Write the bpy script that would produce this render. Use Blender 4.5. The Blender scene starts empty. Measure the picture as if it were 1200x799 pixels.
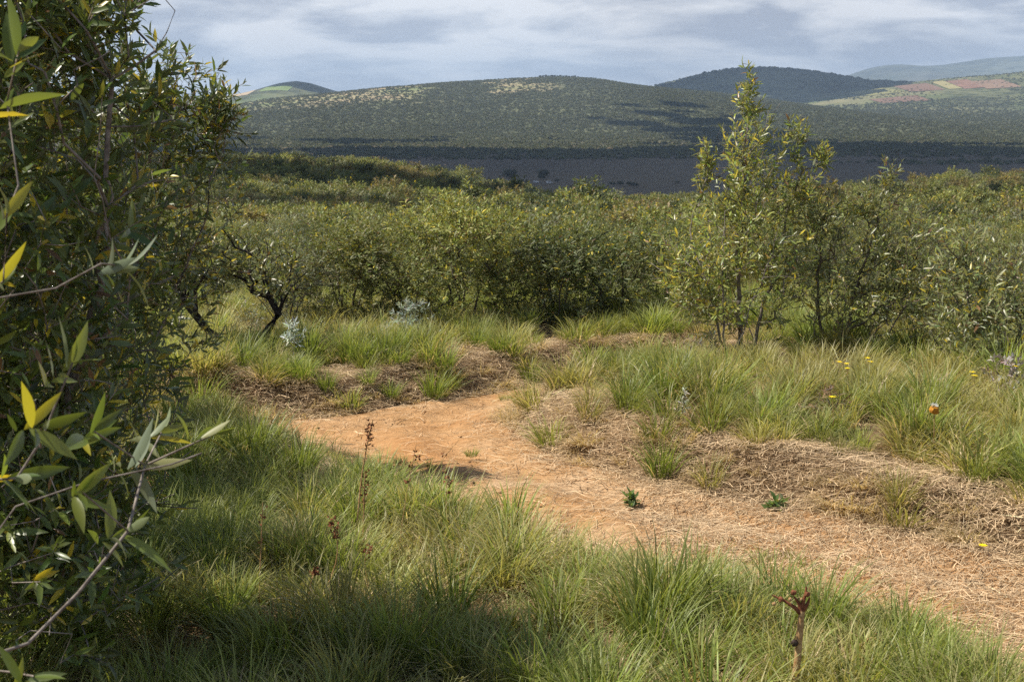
import bpy, math, random
import numpy as np
from mathutils import Vector, Matrix

random.seed(7)
RNG = np.random.default_rng(11)
SC = bpy.context.scene
COL = SC.collection

# ------------------------------------------------------------------ camera, light, exposure
CAM_H = 2.4                      # eye height above the ground at the camera
FPX, CX, CY, HORIZON = 1648.0, 600.0, 399.5, 125.0
PITCH = math.atan((CY - HORIZON) / FPX)
cam_d = bpy.data.cameras.new('camera')
cam = bpy.data.objects.new('camera', cam_d)
COL.objects.link(cam)
cam_d.sensor_width = 36.0
cam_d.lens = FPX / 1200.0 * 36.0
cam_d.clip_start, cam_d.clip_end = 0.05, 80000.0
cam.location = (0, 0, CAM_H)
cam.rotation_euler = (math.pi / 2 - PITCH, 0, 0)
cam_d.dof.use_dof = True
cam_d.dof.focus_distance = 11.0
cam_d.dof.aperture_fstop = 11.0
SC.camera = cam

SUN_DIR = Vector((-0.98, 0.04, 0)).normalized()
SUN_EL = math.radians(57)
SUN_DIR = Vector((SUN_DIR.x * math.cos(SUN_EL), SUN_DIR.y * math.cos(SUN_EL), math.sin(SUN_EL)))
sun_d = bpy.data.lights.new('sun', 'SUN')
sun_d.energy = 5.0
sun_d.angle = math.radians(0.5)
sun_d.color = (1.0, 0.93, 0.82)
sun = bpy.data.objects.new('sun', sun_d)
COL.objects.link(sun)
sun.rotation_euler = SUN_DIR.to_track_quat('Z', 'Y').to_euler()

world = bpy.data.worlds.new('World')
SC.world = world
world.use_nodes = True
wn, wl = world.node_tree.nodes, world.node_tree.links
wn.clear()
def wnode(t, **kw):
    n = wn.new(t)
    for k, v in kw.items():
        setattr(n, k, v)
    return n
sky = wnode('ShaderNodeTexSky', sky_type='NISHITA', sun_disc=False)
sky.sun_elevation = SUN_EL
sky.sun_rotation = math.atan2(SUN_DIR.x, SUN_DIR.y)
sky.altitude = 1900
tc = wnode('ShaderNodeTexCoord')
mp = wnode('ShaderNodeMapping')
mp.inputs['Scale'].default_value = (1, 1, 4.6)
mp.inputs['Location'].default_value = (0.35, 0.1, 0.12)
wl.new(tc.outputs['Generated'], mp.inputs['Vector'])
n1 = wnode('ShaderNodeTexNoise'); n1.inputs['Scale'].default_value = 8.5
n1.inputs['Detail'].default_value = 11; n1.inputs['Roughness'].default_value = 0.58
n1.inputs['Distortion'].default_value = 0.25
wl.new(mp.outputs[0], n1.inputs['Vector'])
n2 = wnode('ShaderNodeTexNoise'); n2.inputs['Scale'].default_value = 3.0
n2.inputs['Detail'].default_value = 6
mp2 = wnode('ShaderNodeMapping'); mp2.inputs['Location'].default_value = (3.1, 7.7, 1.3)
mp2.inputs['Scale'].default_value = (1, 1, 6.0)
wl.new(tc.outputs['Generated'], mp2.inputs['Vector']); wl.new(mp2.outputs[0], n2.inputs['Vector'])
tone = wnode('ShaderNodeValToRGB')                     # cloud body: grey bellies, white tops
tone.color_ramp.elements[0].position = 0.41; tone.color_ramp.elements[0].color = (3.1, 3.35, 3.95, 1)
tone.color_ramp.elements[1].position = 0.59; tone.color_ramp.elements[1].color = (6.4, 6.45, 6.6, 1)
e = tone.color_ramp.elements.new(0.5); e.color = (4.75, 4.95, 5.35, 1)
wl.new(n1.outputs['Fac'], tone.inputs['Fac'])
cov = wnode('ShaderNodeMapRange')                      # broken deck overhead, closing up by perspective towards the horizon
cov.inputs['From Min'].default_value = 0.54; cov.inputs['From Max'].default_value = 0.71
sepw = wnode('ShaderNodeSeparateXYZ'); wl.new(tc.outputs['Generated'], sepw.inputs[0])
mab = wnode('ShaderNodeMath', operation='ABSOLUTE'); wl.new(sepw.outputs['Z'], mab.inputs[0])
mex = wnode('ShaderNodeMath', operation='MULTIPLY'); mex.inputs[1].default_value = -4.0; wl.new(mab.outputs[0], mex.inputs[0])
mxp = wnode('ShaderNodeMath', operation='EXPONENT'); wl.new(mex.outputs[0], mxp.inputs[0])
mad = wnode('ShaderNodeMath', operation='MULTIPLY_ADD'); mad.inputs[1].default_value = 0.40; wl.new(mxp.outputs[0], mad.inputs[0]); wl.new(n2.outputs['Fac'], mad.inputs[2])
wl.new(mad.outputs[0], cov.inputs['Value'])
mixw = wnode('ShaderNodeMix', data_type='RGBA')
wl.new(cov.outputs['Result'], mixw.inputs['Factor'])
wl.new(sky.outputs['Color'], mixw.inputs['A'])
wl.new(tone.outputs['Color'], mixw.inputs['B'])
bg = wnode('ShaderNodeBackground'); bg.inputs['Strength'].default_value = 0.1
wl.new(mixw.outputs['Result'], bg.inputs['Color'])
wo = wnode('ShaderNodeOutputWorld'); wl.new(bg.outputs[0], wo.inputs['Surface'])

SC.view_settings.view_transform = 'Standard'
SC.view_settings.look = 'None'
SC.view_settings.exposure = 0.7
SC.view_settings.gamma = 1.0
SC.view_settings.use_curve_mapping = False
SC.render.engine = 'CYCLES'
SC.cycles.use_denoising = False
SC.cycles.max_bounces = 6
SC.cycles.diffuse_bounces = 3
SC.cycles.glossy_bounces = 2
SC.cycles.transmission_bounces = 3
SC.cycles.volume_bounces = 0
SC.cycles.use_adaptive_sampling = False
SC.cycles.sampling_pattern = 'BLUE_NOISE'

# ------------------------------------------------------------------ helpers
CAM_R = np.array(Matrix.Rotation(math.pi / 2 - PITCH, 3, 'X'))
def ray(px, py):
    d = np.stack([(np.asarray(px, float) - CX) / FPX, (CY - np.asarray(py, float)) / FPX, -np.ones_like(np.asarray(px, float))], -1)
    return d @ CAM_R.T
def at(px, py, d):
    """the point seen at photograph pixel (px, py), d metres ahead of the camera along Y"""
    r = ray(px, py)
    return np.array([0, 0, CAM_H]) + r * (d / r[..., 1:2] if r.ndim > 1 else d / r[1])
def to_px(P):
    q = (np.asarray(P) - np.array([0, 0, CAM_H])) @ CAM_R
    return CX - FPX * q[..., 0] / q[..., 2], CY + FPX * q[..., 1] / q[..., 2]

def _h(ix, iy, s):
    h = (ix.astype(np.int64) * 374761393 + iy.astype(np.int64) * 668265263 + s * 1442695041) & 0xFFFFFFFF
    h = ((h ^ (h >> 13)) * 1274126177) & 0xFFFFFFFF
    return ((h ^ (h >> 16)) & 0xFFFF) / 65535.0
def vnoise(x, y, s=0):
    x, y = np.asarray(x, float), np.asarray(y, float)
    ix, iy = np.floor(x), np.floor(y)
    fx, fy = x - ix, y - iy
    fx, fy = fx * fx * (3 - 2 * fx), fy * fy * (3 - 2 * fy)
    a, b = _h(ix, iy, s), _h(ix + 1, iy, s)
    c, d = _h(ix, iy + 1, s), _h(ix + 1, iy + 1, s)
    return (a + (b - a) * fx) * (1 - fy) + (c + (d - c) * fx) * fy
def fbm(x, y, oct=4, s=0):
    v, a, t = 0, 1.0, 0
    for k in range(oct):
        v = v + a * vnoise(np.asarray(x) * 2 ** k, np.asarray(y) * 2 ** k, s + k * 17); t += a; a *= 0.5
    return v / t - 0.5
def sstep(a, b, x):
    t = np.clip((x - a) / (b - a), 0, 1)
    return t * t * (3 - 2 * t)
def unit(v):
    return v / np.maximum(np.linalg.norm(v, axis=-1, keepdims=True), 1e-9)

def mesh(name, verts, polys, col=None, mat=None, smooth=False):
    """polys: list of integer arrays (n, 3) or (n, 4)"""
    m = bpy.data.meshes.new(name)
    verts = np.ascontiguousarray(verts, np.float32)
    m.vertices.add(len(verts)); m.vertices.foreach_set('co', verts.ravel())
    loops = np.concatenate([p.ravel() for p in polys]).astype(np.int32)
    tot = np.concatenate([np.full(len(p), p.shape[1], np.int32) for p in polys])
    m.loops.add(len(loops)); m.loops.foreach_set('vertex_index', loops)
    m.polygons.add(len(tot))
    m.polygons.foreach_set('loop_start', np.concatenate([[0], np.cumsum(tot)[:-1]]).astype(np.int32))
    m.polygons.foreach_set('loop_total', tot)
    if smooth:
        m.polygons.foreach_set('use_smooth', np.ones(len(tot), bool))
    if col is not None:
        a = m.attributes.new('col', 'FLOAT_COLOR', 'POINT')
        c = np.ones((len(verts), 4), np.float32); c[:, :3] = col
        a.data.foreach_set('color', c.ravel())
    m.update(calc_edges=True)
    if mat:
        m.materials.append(mat)
    return m
def obj(name, m, parent=None, link=True):
    o = bpy.data.objects.new(name, m)
    if link:
        COL.objects.link(o)
    if parent:
        o.parent = parent
    return o
def tag(o, label=None, cat=None, group=None, kind=None):
    if label: o['label'] = label
    if cat: o['category'] = cat
    if group: o['group'] = group
    if kind: o['kind'] = kind
    return o
def thing(name, label, cat, loc, group=None):
    o = obj(name, None); o.location = loc; o.empty_display_size = 0.2
    return tag(o, label, cat, group)

# ------------------------------------------------------------------ materials
def new_mat(name):
    m = bpy.data.materials.new(name); m.use_nodes = True
    nt = m.node_tree; nt.nodes.clear()
    return m, nt.nodes, nt.links
def N(ns, t, ins=None, **kw):
    n = ns.new(t)
    for k, v in kw.items(): setattr(n, k, v)
    for k, v in (ins or {}).items(): n.inputs[k].default_value = v
    return n
def leaf_mat(name, under=(0.30, 0.33, 0.24), under_f=0.5, trans=0.3, rough=0.45, var=0.35, spec=0.4):
    m, ns, L = new_mat(name)
    a = N(ns, 'ShaderNodeAttribute', attribute_name='col')
    oi = N(ns, 'ShaderNodeObjectInfo')
    mr = N(ns, 'ShaderNodeMapRange', {'To Min': 1 - var, 'To Max': 1 + var}); L.new(oi.outputs['Random'], mr.inputs['Value'])
    mul = N(ns, 'ShaderNodeVectorMath', operation='SCALE'); L.new(a.outputs['Color'], mul.inputs[0]); L.new(mr.outputs[0], mul.inputs['Scale'])
    g = N(ns, 'ShaderNodeNewGeometry')
    f = N(ns, 'ShaderNodeMath', {1: under_f}, operation='MULTIPLY'); L.new(g.outputs['Backfacing'], f.inputs[0])
    mx = N(ns, 'ShaderNodeMix', {'B': (*under, 1)}, data_type='RGBA')
    L.new(f.outputs[0], mx.inputs['Factor']); L.new(mul.outputs[0], mx.inputs['A'])
    p = N(ns, 'ShaderNodeBsdfPrincipled', {'Roughness': rough, 'Specular IOR Level': spec}); L.new(mx.outputs['Result'], p.inputs['Base Color'])
    hs = N(ns, 'ShaderNodeMix', {'Factor': 0.6, 'B': (1.25, 1.15, 0.35, 1)}, data_type='RGBA', blend_type='MULTIPLY')
    L.new(mul.outputs[0], hs.inputs['A'])
    sc = N(ns, 'ShaderNodeVectorMath', {'Scale': 1.6}, operation='SCALE'); L.new(hs.outputs['Result'], sc.inputs[0])
    t = N(ns, 'ShaderNodeBsdfTranslucent'); L.new(sc.outputs[0], t.inputs['Color'])
    ms = N(ns, 'ShaderNodeMixShader', {'Fac': trans}); L.new(p.outputs[0], ms.inputs[1]); L.new(t.outputs[0], ms.inputs[2])
    o = N(ns, 'ShaderNodeOutputMaterial'); L.new(ms.outputs[0], o.inputs['Surface'])
    return m
def noise_mat(name, c1, c2, scale, rough=0.9, bump=0.0, bscale=None, detail=8, attr=False, bdist=0.02, spec=0.15, c3=None):
    m, ns, L = new_mat(name)
    t = N(ns, 'ShaderNodeTexCoord')
    n = N(ns, 'ShaderNodeTexNoise', {'Scale': scale, 'Detail': detail, 'Roughness': 0.62}); L.new(t.outputs['Object'], n.inputs['Vector'])
    r = N(ns, 'ShaderNodeValToRGB'); r.color_ramp.elements[0].position = 0.32; r.color_ramp.elements[1].position = 0.68
    r.color_ramp.elements[0].color = (*c1, 1); r.color_ramp.elements[1].color = (*c2, 1)
    if c3: e = r.color_ramp.elements.new(0.5); e.color = (*c3, 1)
    L.new(n.outputs['Fac'], r.inputs['Fac'])
    p = N(ns, 'ShaderNodeBsdfPrincipled', {'Roughness': rough, 'Specular IOR Level': spec})
    out = r.outputs['Color']
    if attr:
        a = N(ns, 'ShaderNodeAttribute', attribute_name='col')
        mx = N(ns, 'ShaderNodeMix', {'Factor': 1.0}, data_type='RGBA', blend_type='MULTIPLY')
        L.new(out, mx.inputs['A']); L.new(a.outputs['Color'], mx.inputs['B']); out = mx.outputs['Result']
    L.new(out, p.inputs['Base Color'])
    if bump:
        n2 = N(ns, 'ShaderNodeTexNoise', {'Scale': bscale or scale * 3, 'Detail': 8, 'Roughness': 0.65}); L.new(t.outputs['Object'], n2.inputs['Vector'])
        b = N(ns, 'ShaderNodeBump', {'Strength': bump, 'Distance': bdist}); L.new(n2.outputs['Fac'], b.inputs['Height']); L.new(b.outputs[0], p.inputs['Normal'])
    o = N(ns, 'ShaderNodeOutputMaterial'); L.new(p.outputs[0], o.inputs['Surface'])
    return m

M_LEAF = leaf_mat('leaf_olive', trans=0.34, rough=0.36, var=0.22, spec=0.5)
M_SCRUB = leaf_mat('leaf_scrub', under=(0.22, 0.24, 0.14), under_f=0.35, trans=0.25, rough=0.55, var=0.30)
M_GRASS = leaf_mat('grass_blade', under_f=0.0, trans=0.36, rough=0.45, var=0.22, spec=0.3)
M_STRAW = leaf_mat('straw', under_f=0.0, trans=0.15, rough=0.75, var=0.2, spec=0.1)
M_SILVER = leaf_mat('silver_leaf', under=(0.6, 0.65, 0.6), under_f=0.5, trans=0.15, rough=0.7, var=0.1, spec=0.2)
M_BARK = noise_mat('bark', (0.05, 0.038, 0.028), (0.17, 0.14, 0.11), 40, bump=0.5, bscale=90, bdist=0.004)
M_TWIG = noise_mat('twig_bark', (0.10, 0.08, 0.065), (0.30, 0.26, 0.22), 30, bump=0.3, bscale=80, bdist=0.003)
M_DARKBARK = noise_mat('dark_bark', (0.010, 0.008, 0.007), (0.045, 0.035, 0.03), 30, bump=0.8, bscale=60, bdist=0.01)
M_GROUND = noise_mat('ground_soil', (0.55, 0.52, 0.5), (1.25, 1.2, 1.15), 0.9, bump=0.6, bscale=14, attr=True, bdist=0.03)
M_STALK = noise_mat('dry_stalk', (0.20, 0.09, 0.03), (0.50, 0.34, 0.17), 60)
M_RED = noise_mat('red_bract', (0.10, 0.035, 0.02), (0.26, 0.10, 0.045), 80)
M_DARKFRUIT = noise_mat('dark_fruit', (0.02, 0.012, 0.01), (0.06, 0.04, 0.03), 60, rough=0.5)

# ------------------------------------------------------------------ terrain heights
NEAR_SLOPE = 0.04
def unproj(pts):
    """pixels on the near ground plane -> (x, y)"""
    p = np.array(pts, float); r = ray(p[:, 0], p[:, 1])
    t = CAM_H / (-r[:, 2] - NEAR_SLOPE * r[:, 1])
    return (r * t[:, None])[:, :2]
TRACK_PX = [(1260, 870), (1130, 800), (1000, 752), (880, 712), (760, 694), (690, 676), (600, 630), (520, 597), (440, 576), (390, 547),
            (350, 523), (280, 516), (190, 512), (100, 506), (100, 492), (200, 494), (300, 494), (400, 488), (460, 478), (540, 465), (620, 455),
            (690, 443), (720, 434), (775, 431), (800, 431), (800, 437), (785, 441), (720, 454), (660, 467), (604, 479), (584, 492), (602, 514),
            (660, 540), (720, 556), (800, 577), (900, 592), (1000, 612), (1100, 638), (1200, 655), (1330, 690)]
TRACK = unproj(TRACK_PX)
def poly_sd(x, y, poly):
    """signed distance, negative inside"""
    x, y = np.asarray(x, float), np.asarray(y, float)
    d = np.full(x.shape, 1e9); ins = np.zeros(x.shape, bool)
    for (ax, ay), (bx, by) in zip(poly, np.roll(poly, -1, 0)):
        ex, ey = bx - ax, by - ay
        t = np.clip(((x - ax) * ex + (y - ay) * ey) / (ex * ex + ey * ey), 0, 1)
        d = np.minimum(d, np.hypot(x - ax - t * ex, y - ay - t * ey))
        c = (ay > y) != (by > y)
        ins ^= c & (x < (bx - ax) * (y - ay) / (by - ay + 1e-12) + ax)
    return np.where(ins, -d, d)
def track_sd(x, y):
    x, y = np.asarray(x, float), np.asarray(y, float)
    s = np.full(x.shape, 5.0)
    k = (y > 3) & (y < 24) & (np.abs(x) < 13)
    if k.any():
        s[k] = poly_sd(x[k], y[k], TRACK) + 0.22 * fbm(x[k] * 1.8, y[k] * 1.8, 3, 5)
    return s
RIDGE_X = [-400, -200, -100, -51, -25, -13.6, 0, 8.5, 25, 51, 81, 102, 160, 260, 500]
RIDGE_Z = [-7.5, -8, -9, -9.8, -11.4, -13.9, -16.5, -18.2, -18.7, -18.1, -16, -13.9, -11.5, -9.5, -8.5]
def gz(x, y, sd=None):
    x, y = np.asarray(x, float), np.asarray(y, float)
    yn = np.maximum(y, -60)
    near = -NEAR_SLOPE * np.minimum(yn, 20)
    zr = np.interp(x, RIDGE_X, RIDGE_Z)
    t = np.clip((yn - 20) / 260, 0, 1)
    z = near + np.interp(yn, [20, 25, 30, 60, 120, 280], [0, -0.4, -1.0, -3.6, -8.0, -18.2]) + t ** 1.3 * (zr + 19.0)
    z = z + 2.2 * fbm(x / 45, y / 45, 3, 9) * sstep(30, 120, y) * (1 - sstep(260, 300, y))
    v = np.interp(y, [280, 330, 450, 750, 1500, 2400, 3400, 4500, 8000, 40000], [0, -1.5, -9, -40, -38.5, -24, -5, 27, 80, 170])
    far = np.where(y > 280, v + np.where(y > 280, (zr + 21) * (1 - sstep(280, 700, y)) + 0, 0) - 21, 0)
    z = np.where(y > 280, far, z)
    z = z + 5 * fbm(x / 400, y / 400, 4, 3) * sstep(500, 1200, y)
    # the bumpy verge: banks beside the worn track
    if sd is None: sd = track_sd(x, y)
    nb = 1 - sstep(22, 40, y)
    bank = sstep(0.0, 0.55, sd) * (0.12 + 0.16 * (vnoise(x * 1.4, y * 1.4, 2)) + 0.10 * sstep(9.5, 12, y))
    z = z + nb * bank * (1 - sstep(12, 24, np.abs(x)))
    z = z + nb * (0.05 * fbm(x * 0.9, y * 0.9, 3, 4) + 0.03 * fbm(x * 4, y * 4, 3, 8))
    return z

# ------------------------------------------------------------------ ground sheet
ang = np.radians(np.concatenate([np.arange(-180, -34, 4.0), np.arange(-34, 34.01, 0.27), np.arange(38, 180, 4.0)]))
rad = np.concatenate([[0.05], np.exp(np.arange(math.log(0.6), math.log(19200), 0.016))])
A, R = np.meshgrid(ang, rad)
X, Y = R * np.sin(A), R * np.cos(A)
SD = track_sd(X, Y)
Z = gz(X, Y, SD) - 0.06 * sstep(0.10, -0.08, SD)
nr, nc = X.shape
idx = np.arange(nr * nc).reshape(nr, nc)
nxt = np.roll(idx, -1, 1)
quads = np.stack([idx[:-1], nxt[:-1], nxt[1:], idx[1:]], -1).reshape(-1, 4)
nz = fbm(X * 0.8, Y * 0.8, 3, 21)[..., None]
soil = np.array([0.15, 0.10, 0.055]) * (1 + 0.8 * nz)
litter = np.array([0.13, 0.10, 0.05]) * (1 + 0.6 * nz)
n400 = fbm(X / 160, Y / 500, 4, 31)[..., None]
plain = np.array([0.105, 0.082, 0.048]) * (1 + 0.9 * n400)
green = np.array([0.085, 0.090, 0.038]) * (1 + 0.9 * n400)
colr = np.where((Y < 60)[..., None], soil, litter)
colr = colr + (plain - colr) * sstep(330, 500, Y)[..., None]
colr = colr + (green - colr) * sstep(1700, 2200, Y + 900 * fbm(X / 900, Y / 900, 2, 6))[..., None]
ground = obj('ground', mesh('ground', np.stack([X, Y, Z], -1).reshape(-1, 3), [quads[:, ::-1]], np.clip(colr, 0.01, 1).reshape(-1, 3), M_GROUND, True))
tag(ground, 'brown soil and dry grassland stretching down into the valley plain', 'ground', kind='structure')

# ------------------------------------------------------------------ the sandy track
def track_material():
    m, ns, L = new_mat('sandy_track')
    t = N(ns, 'ShaderNodeTexCoord')
    def noise(sc, det=8, ro=0.6): 
        n = N(ns, 'ShaderNodeTexNoise', {'Scale': sc, 'Detail': det, 'Roughness': ro}); L.new(t.outputs['Object'], n.inputs['Vector']); return n
    a = noise(0.9, 6)
    r = N(ns, 'ShaderNodeValToRGB'); els = r.color_ramp.elements
    els[0].position, els[0].color = 0.34, (0.44, 0.235, 0.10, 1)
    els[1].position, els[1].color = 0.66, (0.50, 0.34, 0.20, 1)
    e = els.new(0.5); e.color = (0.47, 0.28, 0.135, 1)
    L.new(a.outputs['Fac'], r.inputs['Fac'])
    b = noise(9, 8, 0.7)
    r2 = N(ns, 'ShaderNodeValToRGB'); r2.color_ramp.elements[0].position = 0.3; r2.color_ramp.elements[1].position = 0.7
    r2.color_ramp.elements[0].color = (0.72, 0.68, 0.62, 1); r2.color_ramp.elements[1].color = (1.12, 1.12, 1.12, 1)
    L.new(b.outputs['Fac'], r2.inputs['Fac'])
    mx = N(ns, 'ShaderNodeMix', {'Factor': 1.0}, data_type='RGBA', blend_type='MULTIPLY'); L.new(r.outputs[0], mx.inputs['A']); L.new(r2.outputs[0], mx.inputs['B'])
    c = noise(150, 3)
    r3 = N(ns, 'ShaderNodeMapRange', {'From Min': 0.3, 'From Max': 0.7, 'To Min': 0.8, 'To Max': 1.2}); L.new(c.outputs['Fac'], r3.inputs['Value'])
    sc = N(ns, 'ShaderNodeVectorMath', operation='SCALE'); L.new(mx.outputs['Result'], sc.inputs[0]); L.new(r3.outputs[0], sc.inputs['Scale'])
    p = N(ns, 'ShaderNodeBsdfPrincipled', {'Roughness': 0.95, 'Specular IOR Level': 0.08}); L.new(sc.outputs[0], p.inputs['Base Color'])
    d1, d2 = noise(6, 10, 0.72), noise(60, 6, 0.6)
    ad = N(ns, 'ShaderNodeMath', {1: 0.25}, operation='MULTIPLY'); L.new(d2.outputs['Fac'], ad.inputs[0])
    su = N(ns, 'ShaderNodeMath', operation='ADD'); L.new(d1.outputs['Fac'], su.inputs[0]); L.new(ad.outputs[0], su.inputs[1])
    bu = N(ns, 'ShaderNodeBump', {'Strength': 0.8, 'Distance': 0.07}); L.new(su.outputs[0], bu.inputs['Height']); L.new(bu.outputs[0], p.inputs['Normal'])
    o = N(ns, 'ShaderNodeOutputMaterial'); L.new(p.outputs[0], o.inputs['Surface'])
    return m
gx, gy = np.arange(-6.2, 8.0, 0.05), np.arange(5.0, 19.5, 0.05)
GX, GY = np.meshgrid(gx, gy)
GS = track_sd(GX, GY)
ruts = -0.05 * np.exp(-((GS + 0.55) / 0.22) ** 2) * (0.5 + vnoise(GX * 0.7, GY * 0.7, 44))
lump = 0.05 * fbm(GX * 2.2, GY * 2.2, 4, 40) * sstep(0, -0.4, GS)
def tz(x, y, s):
    return gz(x, y, s)
GZ = tz(GX, GY, GS) + 0.012 - 0.05 * sstep(-0.05, 0.16, GS) + ruts + lump
keep = GS < 0.22
ids = np.full(GX.shape, -1); ids[keep] = np.arange(keep.sum())
q = np.stack([ids[:-1, :-1], ids[:-1, 1:], ids[1:, 1:], ids[1:, :-1]], -1).reshape(-1, 4)
q = q[(q >= 0).all(1)]
track = obj('path', mesh('path', np.stack([GX, GY, GZ], -1)[keep], [q], None, track_material(), True))
tag(track, 'winding orange sandy track worn between grassy banks', 'path', kind='structure')

# ------------------------------------------------------------------ hills
def speckle_mat(name, base, dark, tan, fields=0.5, scale=0.03):
    m, ns, L = new_mat(name)
    t = N(ns, 'ShaderNodeTexCoord')
    v = N(ns, 'ShaderNodeTexVoronoi', {'Scale': scale}); L.new(t.outputs['Object'], v.inputs['Vector'])
    r = N(ns, 'ShaderNodeValToRGB'); r.color_ramp.elements[0].position = 0.25; r.color_ramp.elements[1].position = 0.62
    r.color_ramp.elements[0].color = (*dark, 1); r.color_ramp.elements[1].color = (*base, 1); L.new(v.outputs['Distance'], r.inputs['Fac'])
    n = N(ns, 'ShaderNodeTexNoise', {'Scale': scale / 9, 'Detail': 7, 'Roughness': 0.6}); L.new(t.outputs['Object'], n.inputs['Vector'])
    r2 = N(ns, 'ShaderNodeMapRange', {'From Min': 0.35, 'From Max': 0.65, 'To Min': 0.65, 'To Max': 1.35}); L.new(n.outputs['Fac'], r2.inputs['Value'])
    sc = N(ns, 'ShaderNodeVectorMath', operation='SCALE'); L.new(r.outputs[0], sc.inputs[0]); L.new(r2.outputs[0], sc.inputs['Scale'])
    a = N(ns, 'ShaderNodeAttribute', attribute_name='col')
    mx = N(ns, 'ShaderNodeMix', data_type='RGBA'); L.new(a.outputs['Fac'], mx.inputs['Factor'])
    sx = N(ns, 'ShaderNodeSeparateColor'); L.new(a.outputs['Color'], sx.inputs[0]); L.new(sx.outputs[0], mx.inputs['Factor'])
    L.new(sc.outputs[0], mx.inputs['A'])
    r4 = N(ns, 'ShaderNodeValToRGB'); r4.color_ramp.elements[0].position = 0.40; r4.color_ramp.elements[1].position = 0.6
    r4.color_ramp.elements[0].color = (tan[0] * 0.5, tan[1] * 0.75, tan[2] * 0.5, 1); r4.color_ramp.elements[1].color = (*tan, 1); L.new(n.outputs['Fac'], r4.inputs['Fac'])
    L.new(r4.outputs[0], mx.inputs['B'])
    p = N(ns, 'ShaderNodeBsdfPrincipled', {'Roughness': 0.95, 'Specular IOR Level': 0.05}); L.new(mx.outputs['Result'], p.inputs['Base Color'])
    b = N(ns, 'ShaderNodeBump', {'Strength': 0.7, 'Distance': 6.0}); L.new(v.outputs['Distance'], b.inputs['Height']); b.invert = True; L.new(b.outputs[0], p.inputs['Normal'])
    o = N(ns, 'ShaderNodeOutputMaterial'); L.new(p.outputs[0], o.inputs['Surface'])
    return m
HILLS = {}
def hill(name, label, sky_px, d, foot, back, mat, dry=None, amp=10, seed=0, shape=1.0, ext=(600, 600), step=None):
    p = np.array(sky_px, float)
    xs = (p[:, 0] - CX) / FPX * d
    ridge = CAM_H + (HORIZON - p[:, 1]) / FPX * d
    def zf(x, y):
        base = gz(x, y, np.full(np.shape(x), 5.0))
        r = np.interp(x, np.concatenate([[xs[0] - ext[0]], xs, [xs[-1] + ext[1]]]), np.concatenate([[-80], ridge, [-80]]))
        w = d * 0.008; r = (r + sum(np.interp(x + k * w, np.concatenate([[xs[0] - ext[0]], xs, [xs[-1] + ext[1]]]), np.concatenate([[-80], ridge, [-80]])) for k in (-1, 1))) / 3
        f = np.clip((y - foot) / (d - foot), 0, 1); f = (f * f * (3 - 2 * f)) ** shape
        b = 1 - sstep(d, d + back, y)
        k = np.where(y <= d, f, b)
        bb = np.minimum(base, r)
        z = bb + (r - bb) * k
        n = amp * (fbm(x / 320, y / 320, 4, seed) + 0.35 * fbm(x / 70, y / 70, 3, seed + 5)) * np.clip(k * 1.3, 0, 1) * (1 - 0.75 * np.exp(-((y - d) / (0.12 * d)) ** 2))
        return z + n - 3 + 3.5 * np.clip(k * 6, 0, 1)
    step = step or d * 0.0045
    hx = np.arange(xs[0] - ext[0], xs[-1] + ext[1] + step, step); hy = np.arange(foot, d + back, step * 1.4)
    HX, HY = np.meshgrid(hx, hy); HZ = zf(HX, HY)
    n0, n1_ = HX.shape; ii = np.arange(n0 * n1_).reshape(n0, n1_)
    qq = np.stack([ii[:-1, :-1], ii[:-1, 1:], ii[1:, 1:], ii[1:, :-1]], -1).reshape(-1, 4)
    c = np.zeros((n0 * n1_, 3))
    if dry: c[:, 0] = dry(HX, HY, HZ).ravel()
    o = obj(name, mesh(name, np.stack([HX, HY, HZ], -1).reshape(-1, 3), [qq], c, mat, True))
    tag(o, label, 'hill', kind='structure')
    HILLS[label] = (zf, xs, d, foot)
    return zf
M_HILL = speckle_mat('hill_scrub', (0.095, 0.10, 0.055), (0.055, 0.064, 0.034), (0.34, 0.26, 0.165))
M_HILL2 = speckle_mat('hill_green', (0.105, 0.11, 0.055), (0.045, 0.055, 0.028), (0.27, 0.235, 0.125), scale=0.025)
M_FAR = speckle_mat('ridge_far', (0.09, 0.10, 0.07), (0.05, 0.06, 0.045), (0.17, 0.14, 0.11), scale=0.008)
def dry_center(x, y, z):
    u = CX + x / y * FPX; w = fbm(x / 180, y / 420, 4, 61) + 0.05
    return sstep(0.0, 0.16, w + 0.30 * sstep(600, 400, u) - 0.08) * sstep(760, 560, u) * sstep(2950, 3250, y)
def dry_cone(x, y, z):
    return sstep(-0.05, 0.15, fbm(x / 150, y / 300, 4, 71)) * sstep(60, 20, z - 0)
zf_center = hill('hill', 'broad scrub covered hill with dry tan fields on its shoulder',
     [(200, 150), (300, 128), (350, 116), (395, 111), (450, 105), (520, 99), (600, 95), (640, 93), (690, 94), (740, 102), (800, 108), (860, 114), (930, 126), (985, 145)],
     4000, 2350, 900, M_HILL, dry_center, 13, 3, 0.85, (600, 150))
zf_cone = hill('hill', 'small dark conical hill standing behind the broad hill',
     [(120, 120), (180, 118), (240, 118), (270, 115), (300, 110), (322, 103), (340, 97), (352, 95), (366, 97), (380, 103), (398, 109), (440, 114), (500, 118)],
     5200, 4300, 700, M_HILL2, dry_cone, 6, 12, 0.9)
zf_dark = hill('hill', 'long dark hill in cloud shadow with smooth rounded top',
     [(700, 118), (760, 103), (800, 92), (830, 85), (868, 81), (910, 82), (950, 87), (1000, 95), (1060, 99), (1120, 104), (1180, 110)],
     6000, 4700, 900, M_HILL2, None, 12, 23, 1.0)
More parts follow.
